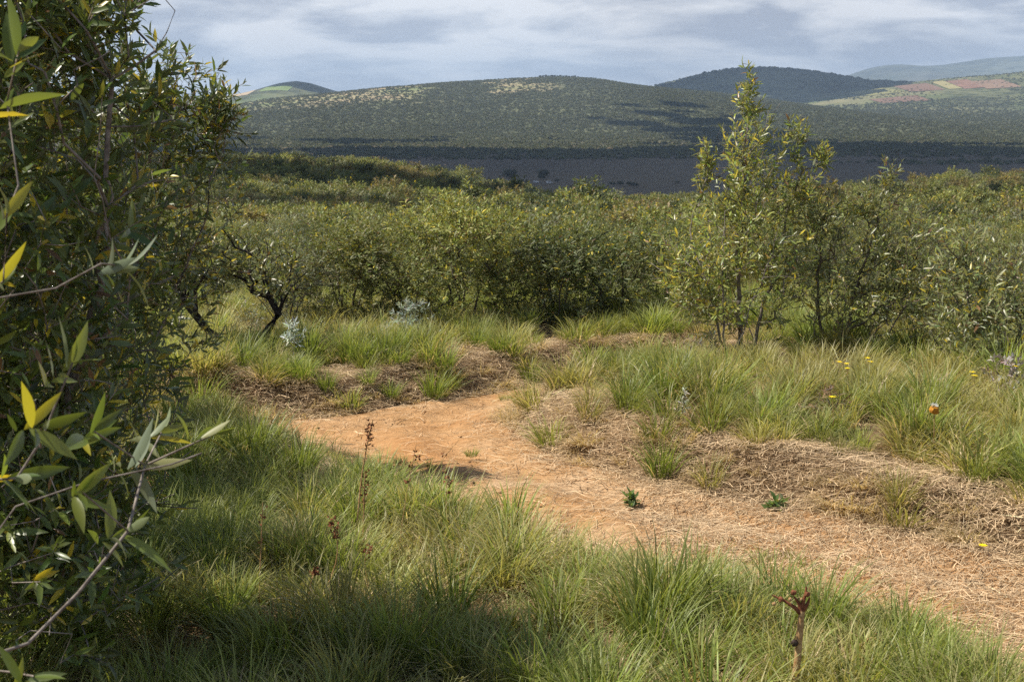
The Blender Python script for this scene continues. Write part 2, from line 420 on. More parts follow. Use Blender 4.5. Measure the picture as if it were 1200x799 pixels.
zf_field = hill('hill', 'gentle green hill patched with ploughed fields',
     [(930, 118), (1000, 104), (1050, 99), (1090, 94), (1130, 91), (1170, 88), (1200, 84), (1240, 82), (1320, 88)],
     5100, 3900, 900, M_HILL2, lambda x, y, z: 0.55 * sstep(-0.1, 0.2, fbm(x / 200, y / 260, 3, 33)), 6, 31, 0.8)
zf_ridge = hill('hill', 'distant blue ridge fading into the haze',
     [(930, 102), (980, 94), (1005, 84), (1030, 77), (1050, 78), (1080, 80), (1110, 76), (1140, 71), (1165, 69), (1200, 67), (1260, 64), (1330, 70), (1400, 78)],
     13000, 10500, 2500, M_FAR, lambda x, y, z: 0.6 * sstep(-0.05, 0.2, fbm(x / 500, y / 700, 3, 43)), 40, 41, 1.0, (1500, 1500))

# ploughed and green fields draped on the gentle hill and on the tan shoulder
def field(px0, px1, y0, y1, zf, col1, col2, label, skew=0.0, lift=1.2):
    xs = np.linspace(0, 1, 14); ys = np.linspace(y0, y1, 12)
    U, V = np.meshgrid(xs, ys)
    XX = ((px0 + (px1 - px0) * U) - CX) / FPX * (0.5 * (y0 + y1)) + skew * (V - y0)
    ZZ = zf(XX, V) + lift
    ii = np.arange(XX.size).reshape(XX.shape)
    qq = np.stack([ii[:-1, :-1], ii[:-1, 1:], ii[1:, 1:], ii[1:, :-1]], -1).reshape(-1, 4)
    m = noise_mat('field_soil', col1, col2, 0.02, bump=0)
    tag(obj('field', mesh('field', np.stack([XX, V, ZZ], -1).reshape(-1, 3), [qq], None, m, True)), label, 'field', kind='structure')
BR1, BR2 = (0.15, 0.09, 0.062), (0.20, 0.125, 0.085)
GR1, GR2 = (0.17, 0.17, 0.06), (0.24, 0.22, 0.09)
field(1000, 1040, 4560, 4860, zf_field, GR1, GR2, 'pale green field strip on the gentle hill')
field(1043, 1082, 4540, 4880, zf_field, BR1, BR2, 'reddish brown ploughed field on the gentle hill', 0.1)
field(1085, 1100, 4540, 4900, zf_field, GR2, (0.30, 0.25, 0.12), 'narrow straw coloured field strip between ploughed fields', 0.12)
field(1103, 1128, 4520, 4860, zf_field, BR1, (0.26, 0.14, 0.09), 'dark ploughed field beside the straw coloured strip', 0.12)
field(1131, 1170, 4480, 4760, zf_field, (0.19, 0.12, 0.08), (0.24, 0.16, 0.1), 'light brown ploughed field low on the gentle hill', 0.1)
field(1020, 1075, 4250, 4420, zf_field, BR1, BR2, 'brown field at the foot of the gentle hill')
field(312, 345, 4750, 4900, zf_cone, (0.13, 0.19, 0.06), (0.19, 0.23, 0.08), 'bright green field below the conical hill')
field(262, 300, 4700, 4880, zf_cone, (0.34, 0.26, 0.16), (0.40, 0.31, 0.2), 'pale tan field below the conical hill')

# ------------------------------------------------------------------ plant growth
GOLD = 2.399963
def ellipsoid_tips(spec, n, rng, power=3.2, spread=0.10):
    """spec: list of (center, radii, weight)"""
    w = np.array([s[2] for s in spec], float); w /= w.sum()
    k = rng.choice(len(spec), n, p=w)
    C = np.array([s[0] for s in spec])[k]; Rr = np.array([s[1] for s in spec])[k]
    d = unit(rng.normal(size=(n, 3))); r = rng.random(n) ** (1 / power)
    r = r * (1 + spread * rng.normal(size=n))
    return C + d * Rr * r[:, None], C, d
def grow(stems, tips, rng, bf=0.3, seg=0.14, jit=0.015, sag=0.1, up=0.7):
    cap = 40000
    P = np.zeros((cap, 3)); PAR = np.full(cap, -1); PL = np.zeros(cap); n = 0
    for s in stems:
        s = np.asarray(s, float); prev = -1
        for a, b in zip(s[:-1], s[1:]):
            k = max(1, int(np.linalg.norm(b - a) / seg))
            for j in range(0 if prev < 0 else 1, k + 1):
                P[n] = a + (b - a) * j / k + rng.normal(size=3) * jit * (0 if (j == 0 and prev < 0) else 1)
                PAR[n] = prev; PL[n] = 0 if prev < 0 else PL[prev] + np.linalg.norm(P[n] - P[prev]); prev = n; n += 1
    root = np.asarray(stems[0][0], float)
    is_tip = np.full(len(tips), -1)
    for ti in np.argsort(np.linalg.norm(tips - root, axis=1)):
        t = tips[ti]
        dv = P[:n] - t; d = np.sqrt((dv * dv).sum(1))
        i = int(np.argmin(d + bf * PL[:n] + up * np.maximum(dv[:, 2], 0)))
        k = max(1, int(d[i] / seg)); a = P[i].copy(); prev = i
        side = rng.normal(size=3) * 0.06 * d[i]
        for j in range(1, k + 1):
            s = j / k
            q = a + (t - a) * s + math.sin(math.pi * s) * (side + np.array([0, 0, -sag * d[i]]))
            if j < k: q = q + rng.normal(size=3) * jit
            P[n] = q; PAR[n] = prev; PL[n] = PL[prev] + np.linalg.norm(q - P[prev]); prev = n; n += 1
        is_tip[ti] = prev
        if n > cap - 200: break
    P, PAR = P[:n], PAR[:n]
    cnt = np.zeros(n)
    has = np.zeros(n, bool); has[PAR[PAR >= 0]] = True
    cnt[~has] = 1
    main = np.full(n, -1)
    for i in range(n - 1, -1, -1):
        p = PAR[i]
        if p >= 0:
            cnt[p] += cnt[i]
            if main[p] < 0 or cnt[i] > cnt[main[p]]: main[p] = i
    ax = unit(P[is_tip] - P[np.maximum(PAR[is_tip], 0)])
    return P, PAR, cnt, main, ax
def tubes(P, PAR, cnt, main, r0, ex, sides, rmin=0.0, rmax=1.0):
    n = len(P); r = np.minimum(r0 * cnt ** ex, rmax)
    c = np.where(PAR >= 0)[0]
    if rmin > 0: c = c[r[c] >= rmin]
    p = PAR[c]
    ed = unit(P[c] - P[p])
    nd = np.zeros((n, 3)); nd[c] = ed
    m = main >= 0; t = nd.copy(); t[m] = unit(nd[m] + nd[main[m]] + 1e-6)
    ismain = main[p] == c
    d0 = np.where(ismain[:, None], t[p], ed); r_0 = np.where(ismain, r[p], r[c])
    d1, r_1 = t[c], r[c]
    def ring(cen, d, rr):
        ref = np.where((np.abs(d[:, 2]) > 0.9)[:, None], np.array([1.0, 0, 0]), np.array([0, 0, 1.0]))
        u = unit(np.cross(d, ref)); v = np.cross(d, u)
        a = np.arange(sides) * 2 * math.pi / sides
        return cen[:, None] + rr[:, None, None] * (np.cos(a)[None, :, None] * u[:, None] + np.sin(a)[None, :, None] * v[:, None])
    V = np.concatenate([ring(P[p], d0, r_0), ring(P[c], d1, r_1)], 1)
    k = np.arange(len(c))[:, None] * 2 * sides; j = np.arange(sides); j2 = (j + 1) % sides
    F = np.stack([k + j, k + j2, k + sides + j2, k + sides + j], -1).reshape(-1, 4)
    return V.reshape(-1, 3), F
LEAF_HQ = (np.array([0, .3, .3, .3, .68, .68, .68, 1.0]), np.array([0, -.5, 0, .5, -.42, 0, .42, 0]), np.array([0, .16, 0, .16, .13, 0, .13, 0.0]),
           np.array([[0, 2, 1], [0, 3, 2], [4, 5, 7], [5, 6, 7]]), np.array([[1, 2, 5, 4], [2, 3, 6, 5]]))
LEAF_LO = (np.array([0, .48, 1.0, .48]), np.array([0, -.5, 0, .5]), np.array([0, .12, 0, .12]), np.array([[0, 2, 1], [0, 3, 2]]), None)
def leaf_frames(tips, axes, rng, per, twig, length, lspread=0.25, a0=70, a1=22, droop=0.12):
    n = len(tips); k = np.arange(per)
    s = (k / max(per - 1, 1))[None, :] + rng.normal(size=(n, per)) * 0.04
    s = np.clip(s, 0, 1.05)
    ref = np.where((np.abs(axes[:, 2]) > 0.9)[:, None], np.array([1.0, 0, 0]), np.array([0, 0, 1.0]))
    u = unit(np.cross(axes, ref)); v = np.cross(axes, u)
    az = k[None, :] * GOLD + rng.random((n, 1)) * 6.28 + rng.normal(size=(n, per)) * 0.35
    rd = np.cos(az)[..., None] * u[:, None] + np.sin(az)[..., None] * v[:, None]
    el = np.radians(a0 + (a1 - a0) * s + rng.normal(size=s.shape) * 12)
    A_ = axes[:, None]
    D = np.cos(el)[..., None] * A_ + np.sin(el)[..., None] * rd
    D[..., 2] -= droop * rng.random(s.shape)
    D = unit(D)
    Nn = np.sin(el)[..., None] * A_ - np.cos(el)[..., None] * rd + rng.normal(size=D.shape) * 0.25
    Nn = unit(Nn - (Nn * D).sum(-1, keepdims=True) * D)
    B = tips[:, None] + A_ * ((s - 1) * twig)[..., None]
    Ln = length * (1 + lspread * rng.normal(size=s.shape)) * (0.8 + 0.35 * np.sin(np.pi * np.clip(s, 0, 1)))
    f = lambda a: a.reshape(-1, a.shape[-1])
    return f(B), f(D), f(Nn), np.abs(Ln).ravel()
def leaf_mesh(name, B, D, Nn, Ln, wr, tmpl, col, mat, bend=0.15, rng=RNG):
    u, v, w, T, Q = tmpl
    S = np.cross(D, Nn); Wd = Ln * wr
    bd = bend * (0.5 + rng.random(len(Ln)))
    V = B[:, None] + (Ln[:, None] * u)[..., None] * D[:, None] + (Wd[:, None] * v)[..., None] * S[:, None] + (Wd[:, None] * w - (Ln * bd)[:, None] * u ** 2)[..., None] * Nn[:, None]
    k = (np.arange(len(Ln)) * len(u))[:, None, None]
    polys = [(k + T).reshape(-1, 3)]
    if Q is not None: polys.append((k + Q).reshape(-1, 4))
    c = np.repeat(col, len(u), 0)
    return mesh(name, V.reshape(-1, 3), polys, c, mat)
def leaf_cols(n, rng, base, yellow=0.08, brown=0.03, var=0.25, ycol=(0.45, 0.36, 0.03)):
    c = np.array(base)[None] * (1 + var * rng.normal(size=(n, 1))) * (1 + 0.08 * rng.normal(size=(n, 3)))
    t = rng.random(n)
    y = t < yellow
    c[y] = np.array(ycol) * (0.6 + 0.6 * rng.random((y.sum(), 1)))
    b = (t > 1 - brown); c[b] = np.array([0.16, 0.09, 0.04]) * (0.6 + 0.8 * rng.random((b.sum(), 1)))
    return np.clip(c, 0.008, 0.9)
_u = np.array([.10, .26, .45, .64, .82]); _w = np.array([.24, .43, .5, .43, .24])
_n = len(_u)
LEAF_XQ = (np.concatenate([[0], np.repeat(_u, 3), [1.0]]), np.concatenate([[0], np.stack([-_w, 0 * _w, _w], 1).ravel(), [0]]), np.concatenate([[0], np.stack([_w * .3, 0 * _w, _w * .3], 1).ravel(), [0.0]]),
           np.array([[0, 2, 1], [0, 3, 2], [3 * _n - 2, 3 * _n - 1, 3 * _n + 1], [3 * _n - 1, 3 * _n, 3 * _n + 1]]),
           np.array([[1 + 3 * k + j, 2 + 3 * k + j, 5 + 3 * k + j, 4 + 3 * k + j] for k in range(_n - 1) for j in (0, 1)]))
LEAFCOLS = [(0.085, 0.12, 0.024), (0.12, 0.16, 0.03), (0.16, 0.19, 0.035), (0.30, 0.28, 0.03), (0.05, 0.085, 0.02), (0.10, 0.13, 0.04)]
LEAF_UNIT = []
for k, c in enumerate(LEAFCOLS):
    LEAF_UNIT.append(leaf_mesh('leaf', np.zeros((1, 3)), np.array([[0, 1.0, 0]]), np.array([[0, 0, 1.0]]), np.array([1.0]), 0.22 + 0.02 * (k % 3), LEAF_XQ, np.array([c]), M_LEAF, 0.10 + 0.07 * (k % 3)))
    LEAF_UNIT[-1].polygons.foreach_set('use_smooth', np.ones(len(LEAF_UNIT[-1].polygons), bool))
def single_leaves(parent, B, D, Nn, Ln, sel, wts, rng):
    S = np.cross(D, Nn)
    for i in sel:
        o = obj('leaf', LEAF_UNIT[rng.choice(len(LEAF_UNIT), p=wts)], parent)
        M = Matrix.Identity(4)
        for r in range(3):
            M[r][0], M[r][1], M[r][2], M[r][3] = S[i][r] * Ln[i], D[i][r] * Ln[i], Nn[i][r] * Ln[i], B[i][r]
        o.matrix_local = M
def shrub(name, label, cat, base, spec, stems, n, rng, per=12, length=0.09, wr=0.24, twig=0.2, base_col=(0.10, 0.13, 0.03), yellow=0.06, bare=0.08, single=0,
          outward=0.9, upw=0.55, r0=0.0022, ex=0.45, seg=0.14, sides=5, tmpl=LEAF_HQ, bark=None, extra=None, sag=0.1, group=None, power=3.2, wts=(.3, .3, .15, .06, .09, .1), brown=0.03, floor=0.25):
    """spec and stems in world coordinates; the thing stands at base"""
    base = np.array(base, float)
    tips, C, d = ellipsoid_tips(spec, n, rng, power)
    if extra is not None: tips = np.concatenate([tips, extra]); d = np.concatenate([d, unit(extra - np.array(spec[0][0]))])
    ok = tips[:, 2] > base[2] + floor
    tips, d = tips[ok], d[ok]
    P, PAR, cnt, main, ax = grow([np.asarray(s) - base for s in stems], tips - base, rng, seg=seg, sag=sag)
    t = thing(name, label, cat, base, group)
    V, F = tubes(P, PAR, cnt, main, r0, ex, sides)
    obj('branches', mesh('branches', V, [F], None, bark or M_TWIG, True), t)
    axes = unit(d * outward + ax * 0.5 + np.array([0, 0, upw]) + rng.normal(size=d.shape) * 0.25)
    leafy = rng.random(len(tips)) > bare
    if extra is not None: leafy[-len(extra):] = True
    B, D, Nn, Ln = leaf_frames((tips - base)[leafy], axes[leafy], rng, per, twig, length)
    keep = rng.random(len(Ln)) > 0.12
    B, D, Nn, Ln = B[keep], D[keep], Nn[keep], Ln[keep]
    if single:
        W = B + base; px, py = to_px(W); dist = W[:, 1]
        vis = (px > -10) & (px < 1210) & (py > -10) & (py < 810) & (dist > 0.5)
        score = np.where(vis, Ln / np.maximum(dist, 0.5), 0) 
        sel = np.argsort(-score)[:single]
        single_leaves(t, B, D, Nn, Ln, sel, np.array(wts) / sum(wts), rng)
        m = np.ones(len(Ln), bool); m[sel] = False; B, D, Nn, Ln = B[m], D[m], Nn[m], Ln[m]
    if len(Ln):
        cr = obj('crown', leaf_mesh('crown', B, D, Nn, Ln, wr, tmpl, leaf_cols(len(Ln), rng, base_col, yellow, brown), M_LEAF, rng=rng), t)
        if single: tag(cr, kind='stuff')
    return t
def gpt(x, y, dz=0.0):
    return np.array([x, y, float(gz(np.array([x]), np.array([y]))[0]) + dz])
def ell(px, py, rx, ry, d, depth, w=1.0):
    k = d / FPX
    return (at(px, py, d), np.array([rx * k, depth, ry * k]), w)
def gpx(px, py):
    x, y = unproj([(px, py)])[0]
    return gpt(x, y, -0.03)

# ---- the tall shrub and its neighbours on the bank beyond the track
r_ = np.random.default_rng(3)
b = gpx(868, 452); dD = b[1]
spec = [ell(866, 305, 108, 90, dD, 0.95, 1.0), ell(880, 195, 58, 75, dD, 0.55, 0.48), ell(905, 260, 75, 70, dD, 0.7, 0.35), ell(876, 110, 20, 36, dD, 0.2, 0.10),
        ell(962, 178, 20, 16, dD - .1, 0.15, 0.05), ell(940, 215, 30, 40, dD, 0.3, 0.1), ell(826, 190, 14, 40, dD, 0.15, 0.05), ell(815, 330, 48, 55, dD - .2, 0.4, 0.22), ell(935, 150, 16, 28, dD, 0.15, 0.06)]
stems = [[b, at(866, 400, dD), at(862, 300, dD), at(872, 200, dD), at(878, 120, dD)],
         [b + [.05, .02, 0], at(885, 400, dD + .1), at(905, 320, dD + .1), at(930, 230, dD + .1)],
         [b + [-.05, .05, 0], at(846, 400, dD - .1), at(828, 330, dD - .2), at(812, 290, dD - .2)],
         [b + [.0, -.08, 0], at(858, 420, dD - .3), at(880, 360, dD - .45), at(905, 300, dD - .5)],
         [b + [-.08, -.04, 0], at(850, 410, dD - .3), at(846, 330, dD - .4), at(850, 250, dD - .3)],
         [b + [.1, .1, 0], at(905, 405, dD + .3), at(945, 345, dD + .4)]]
shrub('shrub', 'tallest upright shrub with open twiggy stems on the grassy bank', 'shrub', b, spec, stems, 1450, r_, per=9, length=0.075, wr=0.23, twig=0.17,
      base_col=(0.20, 0.22, 0.06), yellow=0.10, bare=0.24, single=260, power=2.6, upw=0.75)
b = gpx(975, 462); dE = b[1] + 0.6; b = gpt(b[0] * dE / b[1], dE, -0.03)
spec = [ell(1015, 328, 112, 82, dE, 0.9, 1.0), ell(1060, 290, 60, 70, dE, 0.7, 0.5), ell(1040, 205, 16, 30, dE, 0.2, 0.07), ell(965, 250, 40, 40, dE, 0.5, 0.2), ell(1015, 238, 40, 26, dE, .3, .14)]
stems = [[b, at(985, 420, dE), at(1000, 350, dE), at(1030, 260, dE)], [b + [.05, .03, 0], at(1010, 428, dE - .2), at(1060, 420, dE - .3), at(1090, 380, dE - .3)],
         [b + [-.05, .03, 0], at(965, 400, dE + .1), at(955, 320, dE + .1)], [b + [0.02, -.05, 0], at(1000, 400, dE - .3), at(1040, 390, dE - .4), at(1075, 330, dE - .3)]]
shrub('shrub', 'spreading shrub with arching dark stems beside the tallest shrub', 'shrub', b, spec, stems, 1150, r_, per=9, length=0.072, wr=0.22, base_col=(0.22, 0.235, 0.08), yellow=0.07, bare=0.26, power=2.6, bark=M_BARK)
b = gpx(1165, 478); dF = b[1]
spec = [ell(1150, 360, 75, 80, dF, 0.8, 1.0), ell(1130, 300, 45, 45, dF, 0.4, 0.3), ell(1195, 330, 60, 60, dF + .3, 0.6, 0.5)]
stems = [[b, at(1155, 440, dF), at(1140, 370, dF), at(1130, 290, dF)], [b + [.05, 0, 0], at(1185, 430, dF), at(1200, 350, dF)], [b + [-.04, 0.05, 0], at(1130, 440, dF), at(1095, 400, dF)]]
shrub('shrub', 'rounded shrub with pale silvery tips past the arching shrub', 'shrub', b, spec, stems, 800, r_, per=9, length=0.07, wr=0.22, base_col=(0.20, 0.215, 0.09), yellow=0.05, bare=0.16, bark=M_BARK, power=2.6)
b = gpx(1095, 452); dG = b[1] + 1.5; b = gpt(b[0] * dG / b[1], dG, -0.03)
spec = [ell(1095, 350, 60, 70, dG, 0.7, 1.0), ell(1060, 340, 50, 60, dG, .6, .5)]
stems = [[b, at(1090, 410, dG), at(1085, 340, dG)], [b + [.03, .03, 0], at(1110, 390, dG), at(1120, 320, dG)]]
shrub('shrub', 'smaller shrub half hidden between the arching and the silvery tipped shrubs', 'shrub', b, spec, stems, 520, r_, per=9, length=0.07, base_col=(0.165, 0.185, 0.06), bare=0.16, bark=M_BARK)

# ---- the big shrubs at the near end of the track
r_ = np.random.default_rng(5)
def w2(x, y, z): return np.array([x, y, z], float)
b = gpt(-2.35, 5.9, -0.03)
spec = [(w2(-2.05, 5.7, 2.15), w2(.78, .9, .95), 1.0), (w2(-2.5, 5.6, 3.0), w2(.95, .9, .65), .7), (w2(-2.05, 5.6, 1.2), w2(.66, .7, .8), .6), (w2(-1.9, 5.9, .75), w2(.5, .5, .65), .45), (w2(-2.15, 5.3, .7), w2(.75, .6, .6), .5), (w2(-1.85, 5.9, 2.75), w2(.4, .5, .5), .3)]
stems = [[b, w2(-2.3, 5.8, .8), w2(-2.2, 5.7, 1.8), w2(-2.3, 5.6, 2.9)], [b + [.06, 0, 0], w2(-2.0, 5.7, .7), w2(-1.7, 5.7, 1.7), w2(-1.6, 5.7, 2.3)],
         [b + [0, -.06, 0], w2(-2.3, 5.3, .5), w2(-2.1, 5.1, 1.3), w2(-1.9, 5.1, 2.0)]]
shrub('shrub', 'dense dark green shrub with glossy leaves overhanging the shaded grass', 'shrub', b, spec, stems, 2400, r_, per=13, length=0.078, base_col=(0.095, 0.125, 0.028), yellow=0.07, bare=0.24, single=300, power=2.4, wts=(.35, .25, .12, .05, .2, .03))
b = gpt(-3.2, 10.9, -0.03)
spec = [(w2(-2.95, 10.8, 1.75), w2(.9, .9, .95), 1.0), (w2(-2.7, 10.7, 2.5), w2(.62, .6, .48), .35), (w2(-2.9, 10.6, .8), w2(.8, .7, .6), .45), (w2(-3.9, 10.9, 2.4), w2(.9, .9, .9), .5), (w2(-2.22, 10.7, 2.3), w2(.25, .25, .38), .14)]
stems = [[b, w2(-3.05, 10.8, .7), w2(-2.85, 10.8, 1.8), w2(-2.5, 10.7, 2.6)], [b + [.05, -.05, 0], w2(-2.8, 10.6, .5), w2(-2.35, 10.6, 1.5)], [b + [-.05, 0, 0], w2(-3.5, 10.9, .9), w2(-3.9, 10.9, 2.3)]]
shrub('shrub', 'leafy shrub with feathery outer sprays standing behind the dense dark shrub', 'shrub', b, spec, stems, 1250, r_, per=12, length=0.085, base_col=(0.10, 0.13, 0.032), yellow=0.09, bare=0.16, power=2.4)
b = gpt(-3.5, 7.3, -0.03)
spec = [(w2(-3.2, 7.2, 1.8), w2(1.05, .95, 1.0), 1.0), (w2(-3.4, 7.2, 2.8), w2(.9, .85, .6), .5), (w2(-2.75, 7.0, .9), w2(.75, .8, .65), .6)]  # last, low lobe is added as shade mass for the near grass
stems = [[b, w2(-3.4, 7.3, .8), w2(-3.2, 7.3, 1.8), w2(-3.4, 7.3, 2.8)], [b + [.05, 0, 0], w2(-3.1, 7.2, .6), w2(-2.8, 7.1, 1.4)], [b + [-.05, 0, 0], w2(-3.8, 7.4, .9), w2(-4.0, 7.4, 2.2)]]
shrub('shrub', 'shaded leafy shrub filling the gap behind the dense dark shrub', 'shrub', b, spec, stems, 1000, r_, per=12, length=0.088, base_col=(0.085, 0.115, 0.03), yellow=0.06, bare=0.16, power=2.4)
b = gpt(-3.7, 8.8, -0.03)  # added shrub, mostly out of view, to deepen shade on the near grass
spec = [(w2(-3.4, 8.8, 1.7), w2(1.0, .9, 1.0), 1.0), (w2(-3.5, 8.8, 2.7), w2(.9, .8, .6), .5), (w2(-3.0, 8.6, .8), w2(.8, .7, .6), .5)]
stems = [[b, w2(-3.6, 8.8, .8), w2(-3.3, 8.8, 1.8), w2(-3.5, 8.8, 2.7)], [b + [.05, 0, 0], w2(-3.2, 8.7, .6), w2(-2.8, 8.6, 1.4)], [b + [-.05, 0, 0], w2(-4.0, 8.9, .9), w2(-4.1, 8.9, 2.2)]]
shrub('shrub', 'added shade casting shrub between the gap filling shrub and the feathery leafy shrub', 'shrub', b, spec, stems, 750, r_, per=12, length=0.085, base_col=(0.085, 0.115, 0.03), yellow=0.06, bare=0.16, power=2.4)
b = gpt(-1.95, 3.1, -0.03)
sp = [(85, 425, 2.9), (48, 500, 2.6), (150, 312, 3.2), (22, 60, 2.9), (8, 250, 2.8), (252, 508, 3.4), (150, 622, 3.2), (40, 792, 2.7), (8, 120, 3.0), (190, 505, 3.6),
      (20, 560, 2.9), (110, 505, 3.3), (4, 330, 2.9), (95, 575, 3.1), (170, 545, 3.4)]
ex = np.array([at(*s) for s in sp])
spec = [(w2(-2.2, 3.1, 1.9), w2(.62, .6, .9), 1.0), (w2(-2.0, 3.2, .9), w2(.5, .6, .5), .4)]
stems = [[b, w2(-1.8, 3.1, .7), w2(-1.5, 3.0, 1.3), w2(-1.3, 2.9, 1.75)], [b + [-.05, 0, 0], w2(-1.9, 3.1, 1.0), w2(-1.7, 3.0, 2.0), w2(-1.45, 2.95, 2.6)],
         [w2(-1.8, 3.1, .7), w2(-1.4, 3.05, .95), at(0, 606, 3.1), at(100, 575, 3.2), at(185, 540, 3.3), at(230, 520, 3.35)], [w2(-1.5, 3.0, 1.3), at(-30, 350, 3.0), at(60, 330, 3.1), at(125, 316, 3.15)]]
shrub('shrub', 'shrub with large yellow green leaf rosettes reaching in over the grass', 'shrub', b, spec, stems, 240, r_, per=9, length=0.085, wr=0.25, twig=0.08, base_col=(0.12, 0.155, 0.03), yellow=0.12, bare=0.05, single=220, extra=ex, floor=-1, power=2.4, sag=0.05, wts=(.22, .3, .22, .14, .06, .06), upw=0.35)

# ------------------------------------------------------------------ scrub beyond the track
def scrub_proto(seed, n, per, length, wr, col, h=2.2, w=1.35, sides=4, yellow=0.03, seg=0.2, trunk_only_thick=0.004, brown=0.02):
    rng = np.random.default_rng(seed)
    spec = [((0, 0, h * .52), (w * .85, w * .85, h * .48), 1.0), ((0, 0, h * .25), (w * .75, w * .75, h * .25), .3)]
    for k in range(5):
        a = rng.random() * 6.28; r = w * (0.25 + 0.4 * rng.random())
        spec.append(((r * math.cos(a), r * math.sin(a), h * (.5 + .35 * rng.random())), (w * .45, w * .45, h * .25), .35))
    spec = [(np.array(a), np.array(b_), c) for a, b_, c in spec]
    tips, C, d = ellipsoid_tips(spec, n, rng, 3.0, 0.12)
    ok = tips[:, 2] > 0.12; tips, d = tips[ok], d[ok]
    stems = []
    for k in range(4):
        a = k * 1.57 + rng.random(); r = w * .45
        stems.append([np.array([0.06 * math.cos(a), 0.06 * math.sin(a), -0.1]), np.array([r * .35 * math.cos(a), r * .35 * math.sin(a), h * .3]), np.array([r * math.cos(a), r * math.sin(a), h * .65])])
    P, PAR, cnt, main, ax = grow(stems, tips, rng, seg=seg)
    V, F = tubes(P, PAR, cnt, main, 0.0028, .46, sides, rmin=trunk_only_thick)
    stem_m = mesh('branches', V, [F], None, M_BARK, True)
    axes = unit(d * .8 + ax * .4 + np.array([0, 0, .6]) + rng.normal(size=d.shape) * .25)
    B, D, Nn, Ln = leaf_frames(tips, axes, rng, per, 0.22 * length / 0.08 if length < .1 else 0.3, length)
    crown = leaf_mesh('crown', B, D, Nn, Ln, wr, LEAF_LO, leaf_cols(len(Ln), rng, col, yellow, brown), M_SCRUB, rng=rng)
    return stem_m, crown
OLIVE, YGREEN, BROWNISH, GREY, DEEP = (0.135, 0.145, 0.042), (0.175, 0.185, 0.046), (0.165, 0.135, 0.046), (0.185, 0.195, 0.11), (0.08, 0.095, 0.03)
MIDP = [scrub_proto(100, 700, 12, .075, .30, OLIVE), scrub_proto(101, 700, 12, .075, .30, YGREEN, yellow=.04), scrub_proto(102, 650, 12, .07, .28, GREY, 2.0, 1.3),
        scrub_proto(103, 700, 12, .08, .30, OLIVE, 2.4, 1.2), scrub_proto(104, 650, 12, .075, .30, DEEP, 2.2, 1.4)]
FARP = [scrub_proto(200, 230, 8, .17, .42, OLIVE, sides=3, seg=.5, trunk_only_thick=.01), scrub_proto(201, 230, 8, .17, .42, YGREEN, sides=3, seg=.5, trunk_only_thick=.01),
        scrub_proto(202, 230, 8, .17, .42, BROWNISH, sides=3, seg=.5, trunk_only_thick=.01), scrub_proto(203, 230, 8, .16, .42, GREY, 2.0, 1.4, sides=3, seg=.5, trunk_only_thick=.01),
        scrub_proto(204, 230, 8, .17, .42, DEEP, sides=3, seg=.5, trunk_only_thick=.01)]
def bush(proto, loc, rz, s, label, group=None, name='bush', cat='bush'):
    t = thing(name, label, cat, loc, group)
    t.rotation_euler = (0, 0, rz); t.scale = s
    obj('branches', proto[0], t); obj('crown', proto[1], t)
    return t
# row of bushes lining the far bank: (px, base row, proto, width scale, height scale, label)
ROW = [(335, 436, 2, .85, .85, 'pale grey green bush rising behind the white leaved herb'),
       (408, 430, 1, .95, .95, 'bright leafy bush standing behind the bank grass near the silvery low shrub'),
       (478, 428, 0, .95, .98, 'olive bush directly behind the silvery low shrub'),
       (545, 426, 1, 1.05, 1.2, 'yellow green bush, tallest in the row behind the bank'),
       (598, 424, 3, .6, .62, 'small upright bush with bright yellow green leaves in front of the shaded bushes'),
       (650, 420, 4, 1.1, 1.05, 'dark olive bush shading the bend of the track'),
       (715, 415, 4, 1.1, 1.05, 'dark bush with shaded stems at the end of the track'),
       (775, 412, 0, .9, .9, 'olive bush behind the track beside the tallest shrub')]
ROWPOS = []
for k, (px, py, pr, sw, sh, lab) in enumerate(ROW):
    x, y = unproj([(px, py)])[0]; y += 1.0; x = x * y / (y - 1.0)
    ROWPOS.append((x, y)); bush(MIDP[pr], gpt(x, y, -.02), k * 1.9, (sw * .85, sw * .85, sh * .66), lab)
# the crooked dark trunk
r_ = np.random.default_rng(9)
b = gpx(294, 452); dT = b[1]
stems = [[b, at(296, 428, dT), at(285, 411, dT), at(262, 401, dT), at(243, 388, dT), at(232, 372, dT), at(215, 352, dT), at(205, 330, dT)], [at(292, 428, dT), at(305, 400, dT + .1), at(325, 370, dT + .1), at(338, 340, dT)]]
spec = [ell(210, 300, 60, 38, dT, .6, 1.0), ell(325, 318, 40, 34, dT + .2, .5, .5), ell(265, 298, 50, 36, dT + .3, .5, .6)]
shrub('tree', 'small tree with crooked blackish trunk leaning over the bank grass', 'tree', b, spec, stems, 380, r_, per=11, length=.075, base_col=(0.13, 0.14, 0.05), yellow=.06, bare=.15, bark=M_DARKBARK, r0=.0052, ex=.5, tmpl=LEAF_LO, wr=.3)

